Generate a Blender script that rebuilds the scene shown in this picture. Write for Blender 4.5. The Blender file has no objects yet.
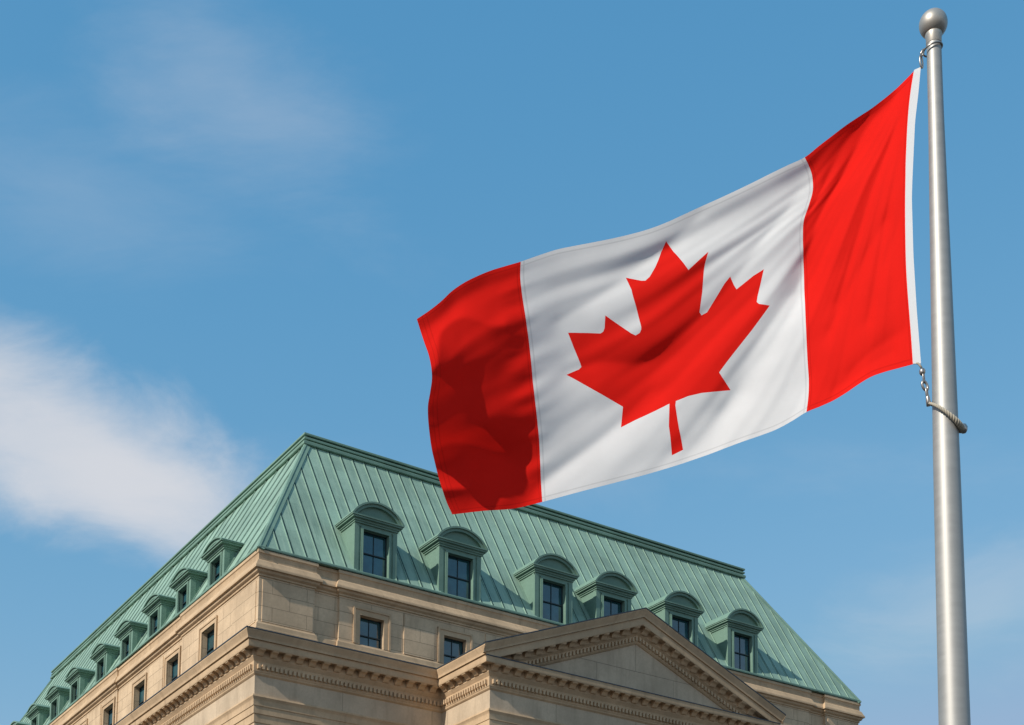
import bpy, bmesh, math, random
import numpy as np
from mathutils import Vector, Matrix, noise
from mathutils.geometry import delaunay_2d_cdt

random.seed(7)
R = math.radians
scn = bpy.context.scene
COL = scn.collection

# ------------------------------------------------------------------ camera
cam_d = bpy.data.cameras.new("camera")
cam = bpy.data.objects.new("camera", cam_d)
COL.objects.link(cam)
cam_d.sensor_width = 36.0
cam_d.lens = 1450.46 / 1024.0 * 36.0
cam_d.shift_x = (512.0 - 507.62) / 1024.0
cam_d.shift_y = (987.13 - 362.5) / 1024.0
cam_d.clip_start = 0.1
cam_d.clip_end = 9000.0
cam.location = (0, 0, 0)
PITCH, ROLL = 0.12063, -0.00756
cam.matrix_world = Matrix.Rotation(math.pi / 2 + PITCH, 4, 'X') @ Matrix.Rotation(-ROLL, 4, 'Z')
scn.camera = cam
GROUND_Z = -1.6

# ------------------------------------------------------------------ light
SUN_EL, SUN_AZ = R(34.0), R(228.5)     # azimuth clockwise from +Y (camera looks along +Y)
sdir = Vector((math.sin(SUN_AZ) * math.cos(SUN_EL), math.cos(SUN_AZ) * math.cos(SUN_EL), math.sin(SUN_EL)))
sun_d = bpy.data.lights.new("sun", 'SUN')
sun_d.energy = 4.3
sun_d.angle = R(0.5)
sun_d.color = (1.0, 0.935, 0.855)
sun = bpy.data.objects.new("sun", sun_d)
COL.objects.link(sun)
sun.location = (-20, -20, 40)
sun.rotation_euler = (-sdir).to_track_quat('-Z', 'Y').to_euler()

world = bpy.data.worlds.new("World")
scn.world = world
world.use_nodes = True
nt = world.node_tree
for n in list(nt.nodes):
    nt.nodes.remove(n)


def nn(tree, kind, **kw):
    n = tree.nodes.new(kind)
    for k, v in kw.items():
        setattr(n, k, v)
    return n


def mth(tree, op, a, b=None, c=None, clamp=False):
    n = tree.nodes.new('ShaderNodeMath')
    n.operation = op
    n.use_clamp = clamp
    for i, x in enumerate((a, b, c)):
        if x is None:
            continue
        if isinstance(x, (int, float)):
            n.inputs[i].default_value = x
        else:
            tree.links.new(x, n.inputs[i])
    return n.outputs[0]


def maprange(tree, v, a, b, c=0.0, d=1.0, smooth=True):
    n = tree.nodes.new('ShaderNodeMapRange')
    n.interpolation_type = 'SMOOTHSTEP' if smooth else 'LINEAR'
    tree.links.new(v, n.inputs['Value'])
    n.inputs['From Min'].default_value = a
    n.inputs['From Max'].default_value = b
    n.inputs['To Min'].default_value = c
    n.inputs['To Max'].default_value = d
    return n.outputs['Result']


def combine(tree, x, y, z):
    n = tree.nodes.new('ShaderNodeCombineXYZ')
    for i, v in enumerate((x, y, z)):
        if isinstance(v, (int, float)):
            n.inputs[i].default_value = v
        else:
            tree.links.new(v, n.inputs[i])
    return n.outputs[0]


sky = nn(nt, 'ShaderNodeTexSky')
sky.sky_type = 'NISHITA'
sky.sun_disc = False
sky.sun_elevation = SUN_EL
sky.sun_rotation = SUN_AZ
sky.altitude = 100.0
sky.air_density = 1.6
sky.dust_density = 0.3
sky.ozone_density = 4.0
SKY_STRENGTH = 0.15
# high thin clouds, placed by compass direction in the sky itself
tc = nn(nt, 'ShaderNodeTexCoord')
sep = nn(nt, 'ShaderNodeSeparateXYZ')
nt.links.new(tc.outputs['Generated'], sep.inputs[0])
dx, dy, dz = sep.outputs
ysafe = mth(nt, 'MAXIMUM', dy, 0.05)
cx_ = mth(nt, 'DIVIDE', dx, ysafe)
cz_ = mth(nt, 'DIVIDE', dz, ysafe)
ahead = maprange(nt, dy, 0.2, 0.5)
pvec = combine(nt, cx_, cz_, 0.0)


def cloud_noise(scale, sx, sy, rot, detail, off, dist=0.4):
    m = nn(nt, 'ShaderNodeMapping')
    nt.links.new(pvec, m.inputs['Vector'])
    m.inputs['Location'].default_value = off
    m.inputs['Rotation'].default_value = (0, 0, rot)
    m.inputs['Scale'].default_value = (sx, sy, 1)
    t = nn(nt, 'ShaderNodeTexNoise')
    t.inputs['Scale'].default_value = scale
    t.inputs['Detail'].default_value = detail
    t.inputs['Roughness'].default_value = 0.62
    t.inputs['Distortion'].default_value = dist
    nt.links.new(m.outputs[0], t.inputs['Vector'])
    return t.outputs['Fac']


def blob(cx, cz, rx, rz, ang):
    """soft ellipse in direction space: 1 at the middle, 0 at the rim, below 0 outside"""
    ux = mth(nt, 'SUBTRACT', cx_, cx)
    uz = mth(nt, 'SUBTRACT', cz_, cz)
    c, s = math.cos(ang), math.sin(ang)
    a = mth(nt, 'DIVIDE', mth(nt, 'ADD', mth(nt, 'MULTIPLY', ux, c), mth(nt, 'MULTIPLY', uz, s)), rx)
    b = mth(nt, 'DIVIDE', mth(nt, 'SUBTRACT', mth(nt, 'MULTIPLY', uz, c), mth(nt, 'MULTIPLY', ux, s)), rz)
    r = mth(nt, 'SQRT', mth(nt, 'ADD', mth(nt, 'MULTIPLY', a, a), mth(nt, 'MULTIPLY', b, b)))
    return mth(nt, 'SUBTRACT', 1.0, r)


def cloud(bl, nz, gain, lo, hi, dens):
    v = mth(nt, 'ADD', bl, mth(nt, 'MULTIPLY', mth(nt, 'SUBTRACT', nz, 0.5), gain))
    return mth(nt, 'MULTIPLY', maprange(nt, v, lo, hi), dens)


n1 = cloud_noise(7.0, 1.0, 1.6, 0.5, 12.0, (3.1, 1.7, 0))
n2 = cloud_noise(5.0, 1.0, 2.0, 0.7, 8.0, (7.3, 4.2, 0), 0.3)
n3 = cloud_noise(9.0, 0.7, 1.6, -0.2, 8.0, (1.3, 9.2, 0), 0.5)
cl = [cloud(blob(-0.325, 0.515, 0.185, 0.070, -0.42), n1, 1.55, -0.25, 0.85, 0.82),
      cloud(blob(-0.255, 0.475, 0.10, 0.036, -0.55), n3, 2.0, -0.15, 0.9, 0.50),
      cloud(blob(-0.205, 0.795, 0.17, 0.080, -0.75), n2, 2.2, -0.2, 1.4, 0.24),
      cloud(blob(-0.33, 0.72, 0.16, 0.07, -0.3), n3, 1.8, -0.3, 1.3, 0.14),
      cloud(blob(0.345, 0.40, 0.14, 0.055, 0.25), n3, 2.2, -0.2, 1.3, 0.28),
      cloud(blob(0.10, 0.50, 0.60, 0.05, 0.0), n2, 2.4, 0.2, 1.6, 0.14)]
mask = cl[0]
for c in cl[1:]:
    mask = mth(nt, 'SUBTRACT', 1.0, mth(nt, 'MULTIPLY', mth(nt, 'SUBTRACT', 1.0, mask), mth(nt, 'SUBTRACT', 1.0, c)))
mask = mth(nt, 'MULTIPLY', mask, ahead)
# unseen broken cloud behind the viewer, added to neutralise the blue ambient light
tcn = nn(nt, 'ShaderNodeTexNoise')
tcn.inputs['Scale'].default_value = 2.6
tcn.inputs['Detail'].default_value = 7.0
nt.links.new(tc.outputs['Generated'], tcn.inputs['Vector'])
behind = mth(nt, 'MULTIPLY', maprange(nt, dy, -0.25, 0.25, 1.0, 0.0), maprange(nt, tcn.outputs['Fac'], 0.42, 0.62))
mask = mth(nt, 'MAXIMUM', mask, mth(nt, 'MULTIPLY', behind, 0.10))
# unseen low haze behind the viewer, added to brighten the shaded stone
low = mth(nt, 'MULTIPLY', maprange(nt, dz, 0.20, 0.42, 1.0, 0.0), maprange(nt, dy, -0.30, 0.15, 1.0, 0.0))
mask = mth(nt, 'MAXIMUM', mask, mth(nt, 'MULTIPLY', low, 0.80))
# the clear sky, deepened towards cyan blue
ssep = nn(nt, 'ShaderNodeSeparateXYZ')
nt.links.new(sky.outputs[0], ssep.inputs[0])
clear = combine(nt,
                mth(nt, 'MINIMUM', mth(nt, 'MULTIPLY', mth(nt, 'POWER', mth(nt, 'DIVIDE', ssep.outputs[0], 0.967), 1.25), 0.600), 2.0),
                mth(nt, 'MINIMUM', mth(nt, 'MULTIPLY', mth(nt, 'POWER', mth(nt, 'DIVIDE', ssep.outputs[1], 1.72), 0.61), 1.947), 3.0),
                mth(nt, 'MINIMUM', mth(nt, 'MULTIPLY', mth(nt, 'POWER', mth(nt, 'DIVIDE', ssep.outputs[2], 2.97), 0.41), 3.55), 4.3))
mix = nn(nt, 'ShaderNodeMixRGB')
mix.inputs['Color2'].default_value = (4.65, 4.7, 4.95, 1)
nt.links.new(mask, mix.inputs['Fac'])
nt.links.new(clear, mix.inputs['Color1'])
bg = nn(nt, 'ShaderNodeBackground')
bg.inputs['Strength'].default_value = SKY_STRENGTH
nt.links.new(mix.outputs[0], bg.inputs['Color'])
wo = nn(nt, 'ShaderNodeOutputWorld')
nt.links.new(bg.outputs[0], wo.inputs['Surface'])

vs = scn.view_settings
vs.view_transform = 'Standard'
vs.look = 'None'
vs.gamma = 1.0
vs.exposure = 0.0
vs.use_curve_mapping = False


# ------------------------------------------------------------------ materials
def mat(name, base, rough=0.7, metal=0.0, spec=0.3):
    m = bpy.data.materials.new(name)
    m.use_nodes = True
    b = m.node_tree.nodes['Principled BSDF']
    b.inputs['Base Color'].default_value = (*base, 1)
    b.inputs['Roughness'].default_value = rough
    b.inputs['Metallic'].default_value = metal
    b.inputs['Specular IOR Level'].default_value = spec
    return m, m.node_tree, b


def noise_node(t, vec, scale, detail=6.0, rough=0.6, dist=0.0):
    n = t.nodes.new('ShaderNodeTexNoise')
    n.inputs['Scale'].default_value = scale
    n.inputs['Detail'].default_value = detail
    n.inputs['Roughness'].default_value = rough
    n.inputs['Distortion'].default_value = dist
    if vec is not None:
        t.links.new(vec, n.inputs['Vector'])
    return n.outputs['Fac']


def mixc(t, fac, a, b, mode='MIX'):
    n = t.nodes.new('ShaderNodeMixRGB')
    n.blend_type = mode
    for i, x in enumerate((fac, a, b)):
        if isinstance(x, tuple):
            n.inputs[i].default_value = (*x, 1)
        elif isinstance(x, (int, float)):
            n.inputs[i].default_value = x
        else:
            t.links.new(x, n.inputs[i])
    return n.outputs[0]


def bump(t, b, h, strength, dist):
    n = t.nodes.new('ShaderNodeBump')
    n.inputs['Strength'].default_value = strength
    n.inputs['Distance'].default_value = dist
    t.links.new(h, n.inputs['Height'])
    t.links.new(n.outputs[0], b.inputs['Normal'])


def objvec(t):
    return t.nodes.new('ShaderNodeTexCoord').outputs['Object']


def stone_mat(name, base, joints=True, seed=0.0, course=0.62, length=1.65):
    m, t, b = mat(name, base, 0.85, 0, 0.2)
    v = objvec(t)
    s = t.nodes.new('ShaderNodeSeparateXYZ')
    t.links.new(v, s.inputs[0])
    along = mth(t, 'ADD', mth(t, 'ADD', s.outputs[0], s.outputs[1]), seed)
    dark = tuple(c * 0.66 for c in base)
    lite = tuple(min(1, c * 1.16) for c in base)
    big = noise_node(t, v, 0.55, 5)
    streak = noise_node(t, combine(t, mth(t, 'MULTIPLY', along, 2.6), mth(t, 'MULTIPLY', s.outputs[2], 0.35), seed), 1.0, 6)
    fine = noise_node(t, v, 9.0, 8, 0.7)
    c = mixc(t, maprange(t, big, 0.3, 0.7), tuple(x * 0.88 for x in base), lite)
    c = mixc(t, mth(t, 'MULTIPLY', maprange(t, streak, 0.48, 0.78), 0.60), c, tuple(x * y for x, y in zip(dark, (0.95, 0.92, 0.9))))
    c = mixc(t, mth(t, 'MULTIPLY', maprange(t, fine, 0.35, 0.75), 0.35), c, dark)
    h = mth(t, 'MULTIPLY', fine, 0.25)
    if joints:
        br = t.nodes.new('ShaderNodeTexBrick')
        br.inputs['Color1'].default_value = (1, 1, 1, 1)
        br.inputs['Color2'].default_value = (0.58, 0.57, 0.56, 1)
        br.inputs['Mortar'].default_value = (0, 0, 0, 1)
        br.inputs['Scale'].default_value = 1.0
        br.inputs['Mortar Size'].default_value = 0.012
        br.inputs['Mortar Smooth'].default_value = 0.2
        br.inputs['Bias'].default_value = 0.0
        br.inputs['Brick Width'].default_value = length
        br.inputs['Row Height'].default_value = course
        t.links.new(combine(t, along, s.outputs[2], 0.0), br.inputs['Vector'])
        c = mixc(t, 0.30, c, br.outputs['Color'], 'MULTIPLY')
        c = mixc(t, mth(t, 'MULTIPLY', br.outputs['Fac'], 0.55), c, tuple(x * 0.35 for x in base))
        h = mth(t, 'SUBTRACT', h, mth(t, 'MULTIPLY', br.outputs['Fac'], 1.0))
    t.links.new(c, b.inputs['Base Color'])
    bump(t, b, h, 0.6, 0.02)
    return m


STONE = (0.64, 0.475, 0.305)
M_stone = stone_mat('ashlar_stone', STONE)
M_trim = stone_mat('carved_stone', (0.54, 0.385, 0.235), joints=False, seed=3.0)
M_band = stone_mat('frieze_stone', (0.58, 0.455, 0.315), True, 5.0, 1.9, 4.6)


def copper_mat(name, base, panels):
    m, t, b = mat(name, base, 0.62, 0.0, 0.25)
    v = objvec(t)
    big = noise_node(t, v, 0.5, 6)
    fine = noise_node(t, v, 5.0, 8, 0.7)
    c = mixc(t, maprange(t, big, 0.3, 0.7), tuple(x * 0.84 for x in base), tuple(x * 1.13 for x in base))
    if panels:
        uv = t.nodes.new('ShaderNodeUVMap').outputs[0]
        s = t.nodes.new('ShaderNodeSeparateXYZ')
        t.links.new(uv, s.inputs[0])
        idx = mth(t, 'FLOOR', mth(t, 'DIVIDE', s.outputs[0], panels))
        w = t.nodes.new('ShaderNodeTexWhiteNoise')
        t.links.new(combine(t, idx, mth(t, 'FLOOR', mth(t, 'MULTIPLY', mth(t, 'ADD', s.outputs[1], mth(t, 'MULTIPLY', idx, 1.37)), 0.28)), 0.0), w.inputs['Vector'])
        c = mixc(t, 0.09, c, combine(t, w.outputs['Value'], w.outputs['Value'], w.outputs['Value']), 'OVERLAY')
        st = noise_node(t, combine(t, mth(t, 'MULTIPLY', s.outputs[0], 7.0), mth(t, 'MULTIPLY', s.outputs[1], 0.45), 0.0), 1.0, 7, 0.65)
        c = mixc(t, mth(t, 'MULTIPLY', maprange(t, st, 0.42, 0.75), 0.55), c, (base[0] * 1.5, base[1] * 1.33, base[2] * 1.32))
        st2 = noise_node(t, combine(t, mth(t, 'MULTIPLY', s.outputs[0], 4.0), mth(t, 'MULTIPLY', s.outputs[1], 0.3), 9.0), 1.0, 7, 0.65)
        c = mixc(t, mth(t, 'MULTIPLY', maprange(t, st2, 0.52, 0.78), 0.6), c, (base[0] * 0.42, base[1] * 0.5, base[2] * 0.5))
        # shade of each standing seam, painted in as a dark strip beside it
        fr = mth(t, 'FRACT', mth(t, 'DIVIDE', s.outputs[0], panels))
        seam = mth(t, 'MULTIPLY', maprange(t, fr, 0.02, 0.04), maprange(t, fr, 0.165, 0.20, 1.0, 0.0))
        shade_amt = maprange(t, noise_node(t, combine(t, idx, mth(t, 'MULTIPLY', s.outputs[1], 1.3), 3.0), 1.0, 4), 0.25, 0.6, 0.65, 0.97)
        c = mixc(t, mth(t, 'MULTIPLY', seam, shade_amt), c, (0.010, 0.035, 0.027))
    c = mixc(t, mth(t, 'MULTIPLY', maprange(t, fine, 0.4, 0.8), 0.25), c, (base[0] * 0.55, base[1] * 0.63, base[2] * 0.6))
    t.links.new(c, b.inputs['Base Color'])
    bump(t, b, noise_node(t, v, 1.6, 4), 0.25, 0.03)
    return m


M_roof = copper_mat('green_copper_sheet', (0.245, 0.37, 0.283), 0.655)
M_copper = copper_mat('green_copper_trim', (0.175, 0.285, 0.218), None)
M_lead = mat('dark_lead_flashing', (0.035, 0.05, 0.065), 0.5, 0.0, 0.4)[0]
M_sash = mat('dark_window_sash', (0.022, 0.038, 0.042), 0.45, 0, 0.4)[0]


def glass_mat():
    m, t, b = mat('window_glass', (0.010, 0.028, 0.042), 0.04, 0.0, 0.5)
    b.inputs['IOR'].default_value = 1.95
    v = objvec(t)
    c = mixc(t, maprange(t, noise_node(t, v, 0.9, 3), 0.35, 0.65), (0.010, 0.058, 0.072), (0.022, 0.105, 0.125))
    rnd = t.nodes.new('ShaderNodeObjectInfo').outputs['Random']
    c = mixc(t, maprange(t, rnd, 0.3, 1.0, 0.0, 0.7), c, (0.030, 0.100, 0.135))
    t.links.new(c, b.inputs['Base Color'])
    bump(t, b, noise_node(t, v, 0.8, 2), 0.10, 0.08)
    return m


M_glass = glass_mat()


def cloth_mat(name, col, trans=0.26):
    m, t, b = mat(name, col, 0.75, 0, 0.04)
    uv = t.nodes.new('ShaderNodeUVMap').outputs[0]
    wv = noise_node(t, uv, 260.0, 2)
    soft = noise_node(t, uv, 6.0, 4)
    c = mixc(t, mth(t, 'MULTIPLY', maprange(t, soft, 0.3, 0.7), 0.5), col, tuple(x * 0.90 for x in col))
    # stitched hems along the edges and double seams between the panels
    s = t.nodes.new('ShaderNodeSeparateXYZ')
    t.links.new(uv, s.inputs[0])

    def stitch(co, at, w=0.0028):
        return mth(t, 'LESS_THAN', mth(t, 'ABSOLUTE', mth(t, 'SUBTRACT', co, at)), w)
    st = None
    for co, at in ((s.outputs[1], 0.018), (s.outputs[1], 0.982), (s.outputs[0], 1.975), (s.outputs[0], 1.955), (s.outputs[0], 0.488), (s.outputs[0], 0.512), (s.outputs[0], 1.488), (s.outputs[0], 1.512), (s.outputs[0], 0.012)):
        q = stitch(co, at)
        st = q if st is None else mth(t, 'MAXIMUM', st, q)
    c = mixc(t, mth(t, 'MULTIPLY', st, 0.30), c, tuple(x * 0.5 for x in col))
    t.links.new(c, b.inputs['Base Color'])
    bump(t, b, wv, 0.12, 0.002)
    tr = t.nodes.new('ShaderNodeBsdfTranslucent')
    t.links.new(c, tr.inputs['Color'])
    mx = t.nodes.new('ShaderNodeMixShader')
    mx.inputs[0].default_value = trans
    t.links.new(b.outputs[0], mx.inputs[1])
    t.links.new(tr.outputs[0], mx.inputs[2])
    t.links.new(mx.outputs[0], t.nodes['Material Output'].inputs['Surface'])
    return m


M_red = cloth_mat('red_nylon', (0.86, 0.016, 0.010))
M_white = cloth_mat('white_nylon', (0.80, 0.79, 0.77))
M_canvas = cloth_mat('white_canvas', (0.86, 0.86, 0.85), 0.1)


def pole_mat():
    m, t, b = mat('brushed_aluminium', (0.40, 0.37, 0.31), 0.55, 0.55, 0.5)
    v = objvec(t)
    s = t.nodes.new('ShaderNodeSeparateXYZ')
    t.links.new(v, s.inputs[0])
    n = noise_node(t, combine(t, mth(t, 'MULTIPLY', s.outputs[0], 6.0), mth(t, 'MULTIPLY', s.outputs[1], 6.0), mth(t, 'MULTIPLY', s.outputs[2], 25.0)), 1.0, 5)
    c = mixc(t, maprange(t, n, 0.3, 0.7), (0.365, 0.355, 0.325), (0.40, 0.39, 0.36))
    t.links.new(c, b.inputs['Base Color'])
    t.links.new(maprange(t, n, 0.2, 0.8, 0.53, 0.57), b.inputs['Roughness'])
    return m


M_pole = pole_mat()
M_ball = mat('satin_metal', (0.44, 0.405, 0.35), 0.48, 0.6, 0.5)[0]
M_steel = mat('worn_steel', (0.36, 0.34, 0.31), 0.33, 0.85, 0.5)[0]
M_rope = mat('pale_rope', (0.43, 0.385, 0.30), 0.85, 0, 0.2)[0]


# ------------------------------------------------------------------ helpers
def link(o, parent=None):
    COL.objects.link(o)
    if parent is not None:
        o.parent = parent
    return o


def empty(name, loc, rotz=0.0, parent=None):
    o = bpy.data.objects.new(name, None)
    o.location = loc
    o.rotation_euler = (0, 0, rotz)
    o.empty_display_size = 0.3
    return link(o, parent)


def tag(o, label, cat, group=None, kind=None):
    o['label'] = label
    o['category'] = cat
    if group:
        o['group'] = group
    if kind:
        o['kind'] = kind
    return o


class MB:
    """collects faces and links them as one mesh object"""

    def __init__(self):
        self.bm = bmesh.new()

    def poly(self, pts):
        vs_ = [self.bm.verts.new(p) for p in pts]
        return self.bm.faces.new(vs_)

    def box(self, x0, x1, y0, y1, z0, z1):
        v = [self.bm.verts.new((x, y, z)) for x in (x0, x1) for y in (y0, y1) for z in (z0, z1)]
        for f in ((0, 1, 3, 2), (4, 6, 7, 5), (0, 4, 5, 1), (2, 3, 7, 6), (0, 2, 6, 4), (1, 5, 7, 3)):
            self.bm.faces.new([v[i] for i in f])

    def prism(self, pts, vec):
        """closed outline (3d points) pushed along vec"""
        vec = Vector(vec)
        a = [self.bm.verts.new(p) for p in pts]
        b = [self.bm.verts.new(Vector(p) + vec) for p in pts]
        self.bm.faces.new(a)
        self.bm.faces.new(b[::-1])
        n = len(a)
        for i in range(n):
            self.bm.faces.new((a[i], b[i], b[(i + 1) % n], a[(i + 1) % n]))

    def strip(self, rows, closed=False):
        """rows of equal point counts skinned to a surface"""
        V = [[self.bm.verts.new(p) for p in r] for r in rows]
        for a, b in zip(V[:-1], V[1:]):
            n = len(a)
            for i in range(n if closed else n - 1):
                j = (i + 1) % n
                self.bm.faces.new((a[i], a[j], b[j], b[i]))
        return V

    def bar(self, p, q, w, h, up=(0, 0, 1)):
        """square bar from p to q, w wide, h high (above the line)"""
        p, q, up = Vector(p), Vector(q), Vector(up)
        d = (q - p).normalized()
        s = d.cross(up).normalized() * (w / 2)
        n = s.cross(d).normalized() * h
        rows = [[c - s, c + s, c + s + n, c - s + n] for c in (p, q)]
        V = self.strip(rows, True)
        self.bm.faces.new(V[0][::-1])
        self.bm.faces.new(V[1])

    def lathe(self, prof, seg=40, center=(0, 0, 0)):
        rows = []
        for r, z in prof:
            rows.append([(center[0] + r * math.cos(2 * math.pi * k / seg), center[1] + r * math.sin(2 * math.pi * k / seg), center[2] + z) for k in range(seg)])
        self.strip(rows, True)

    def tube(self, pts, rad, seg=10, closed=False):
        pts = [Vector(p) for p in pts]
        n = len(pts)
        rads = rad if isinstance(rad, (list, tuple)) else [rad] * n
        rows = []
        ref = Vector((0.13, 0.31, 0.94))
        for i, p in enumerate(pts):
            a = pts[(i - 1) % n] if (closed or i > 0) else p
            b = pts[(i + 1) % n] if (closed or i < n - 1) else p
            d = (b - a).normalized()
            s = d.cross(ref)
            if s.length < 1e-3:
                s = d.cross(Vector((1, 0, 0)))
            s.normalize()
            t = d.cross(s)
            rows.append([p + (s * math.cos(2 * math.pi * k / seg) + t * math.sin(2 * math.pi * k / seg)) * rads[i] for k in range(seg)])
        if closed:
            rows.append(list(rows[0]))
        V = self.strip(rows, True)
        if not closed:
            self.bm.faces.new(V[0][::-1])
            self.bm.faces.new(V[-1])

    def build(self, name, m, parent=None, smooth=False, bevel=0.0):
        bmesh.ops.remove_doubles(self.bm, verts=self.bm.verts, dist=1e-5)
        bmesh.ops.recalc_face_normals(self.bm, faces=self.bm.faces)
        me = bpy.data.meshes.new(name)
        self.bm.to_mesh(me)
        self.bm.free()
        me.materials.append(m)
        if smooth:
            for p in me.polygons:
                p.use_smooth = True
            if smooth != 'all':
                me.set_sharp_from_angle(angle=R(smooth if isinstance(smooth, (int, float)) and smooth > 1 else 35))
        o = bpy.data.objects.new(name, me)
        link(o, parent)
        if bevel:
            bv = o.modifiers.new('bevel', 'BEVEL')
            bv.width = bevel
            bv.segments = 2
            bv.limit_method = 'ANGLE'
            bv.angle_limit = R(40)
        return o


def offset_path(path, out, closed=False):
    """plan path pushed outward (to the right-hand side of travel) with mitred corners"""
    n = len(path)
    P = [Vector(p) for p in path]
    res = []
    for i in range(n):
        ns = []
        if closed or i > 0:
            d = (P[i] - P[i - 1]).normalized()
            ns.append(Vector((d.y, -d.x)))
        if closed or i < n - 1:
            d = (P[(i + 1) % n] - P[i]).normalized()
            ns.append(Vector((d.y, -d.x)))
        if len(ns) == 1:
            m = ns[0]
        else:
            m = ns[0] + ns[1]
            m = m / max(1e-6, m.dot(ns[0]))
        res.append(P[i] + m * out)
    return res


def sweep(mb, path, prof, closed=False, skip=()):
    """moulding: prof is [(out, z)...] along the plan path"""
    cols = [[(q.x, q.y, z) for q in offset_path(path, out, closed)] for out, z in prof]
    n = len(path)
    segs = range(n if closed else n - 1)
    for i in segs:
        if i in skip:
            continue
        j = (i + 1) % n
        mb.strip([[c[i] for c in cols], [c[j] for c in cols]])


def wall_grid(mb, axis, fixed, a0, a1, z0, z1, holes, depth, inward):
    """wall plane with rectangular openings and their reveals. axis 'u': plane v=fixed; axis 'v': plane u=fixed"""
    xs = sorted({a0, a1, *[h[0] for h in holes], *[h[1] for h in holes]})
    zs = sorted({z0, z1, *[h[2] for h in holes], *[h[3] for h in holes]})

    def pt(a, z, d=0.0):
        return (a, fixed + d * inward, z) if axis == 'u' else (fixed + d * inward, a, z)
    for i in range(len(xs) - 1):
        for k in range(len(zs) - 1):
            cx, cz = (xs[i] + xs[i + 1]) / 2, (zs[k] + zs[k + 1]) / 2
            if any(h[0] < cx < h[1] and h[2] < cz < h[3] for h in holes):
                continue
            mb.poly([pt(xs[i], zs[k]), pt(xs[i + 1], zs[k]), pt(xs[i + 1], zs[k + 1]), pt(xs[i], zs[k + 1])])
    for h in holes:
        c = [(h[0], h[2]), (h[1], h[2]), (h[1], h[3]), (h[0], h[3])]
        for i in range(4):
            a, b = c[i], c[(i + 1) % 4]
            mb.poly([pt(*a), pt(*b), pt(*b, depth), pt(*a, depth)])


# ------------------------------------------------------------------ ground
g = MB()
g.poly([(-4000, -4000, 0), (4000, -4000, 0), (4000, 4000, 0), (-4000, 4000, 0)])
m, t, b = mat('pavement', (0.16, 0.155, 0.15), 0.9)
v = objvec(t)
t.links.new(mixc(t, maprange(t, noise_node(t, v, 0.3, 8), 0.3, 0.7), (0.045, 0.044, 0.042), (0.07, 0.067, 0.062)), b.inputs['Base Color'])
ground = g.build('ground', m)
ground.location = (0, 0, GROUND_Z)
ground['kind'] = 'structure'

# ------------------------------------------------------------------ the stone building
YAW = 0.585385
H0 = -GROUND_Z


def Z(z):
    return z + H0


LU, LV = 37.23, 51.6              # plan size along the front and along the side
RA, RB = 4.36, 4.92               # inset of the roof ridge from side and front
ZE, ZR = 26.33, 35.03             # eave and ridge heights (eye level is 0)
bld = empty('stone_building', (-10.9123, 60.0, GROUND_Z), YAW)
tag(bld, 'tan stone building with green copper mansard roof, dormers and a pediment', 'building')

# plan paths
MAIN = [(0, LV), (0, 0), (LU, 0), (LU, LV)]
PU0, PU1, PV = 9.32, 25.72, -4.10  # portico walls
ENT = [(0, LV), (0, 0), (PU0, 0), (PU0, PV), (PU1, PV), (PU1, 0), (LU, 0), (LU, LV)]
# attic storey: corner piers stand a little forward of a narrow recess and the long wall
ATT = [(0.0, LV), (0.0, 9.05), (0.0, 9.04), (0.0, 0.0), (2.88, 0.0), (2.88, 0.16), (3.90, 0.16), (3.90, 0.03),
       (LU - 3.9, 0.03), (LU - 3.9, 0.16), (LU - 2.88, 0.16), (LU - 2.88, 0.0), (LU, 0.0), (LU, LV)]
ATT = [(0.0, LV), (0.0, 18.55), (0.07, 18.55), (0.07, 9.3), (0.0, 9.3)] + ATT[3:]


def side_face(v_):
    return AW + (0.07 if 9.3 < v_ < 18.55 else 0.0)



AW = 0.11                         # attic wall face lies this far behind the coping edge
front_c = [5.65, 10.06, 14.6, 18.62, 22.6, 27.2, 31.6]
side_c = [5.72 + 4.74 * k for k in range(10)]
FW = [(c - 0.61, c + 0.61, Z(22.80), Z(24.47)) for c in front_c[:2]]
SW = [(c - 0.80, c + 0.80, Z(22.80), Z(24.55)) for c in side_c]


def att_wall():
    mb = MB()
    z0, z1 = Z(22.2), Z(25.3)
    P = offset_path(ATT, -AW)
    for i in range(len(P) - 1):
        a, b_ = P[i], P[i + 1]
        if abs(a.y - b_.y) < 1e-6:
            lo, hi = a.x, b_.x
            hs = [h for h in FW if lo < h[0] and h[1] < hi]
            wall_grid(mb, 'u', a.y, lo, hi, z0, z1, hs, 0.34, 1)
        else:
            lo, hi = sorted((a.y, b_.y))
            hs = [h for h in SW if lo < h[0] and h[1] < hi] if a.x < 5 and b_.x < 5 else []
            wall_grid(mb, 'v', a.x, lo, hi, z0, z1, hs, 0.34, 1)
    return mb.build('attic_wall', M_stone, bld)


att_wall()

mb = MB()
sweep(mb, ATT, [(-AW - 0.05, Z(23.10)), (-AW + 0.03, Z(23.10)), (-AW + 0.05, Z(23.04)), (-AW + 0.10, Z(23.0)), (-AW + 0.12, Z(22.80)),
                (-AW + 0.15, Z(22.78)), (-AW + 0.15, Z(22.3))])
# the plinth is cut away in front of the attic windows
bmv = mb.bm
mb.build('attic_plinth', M_trim, bld)

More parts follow.
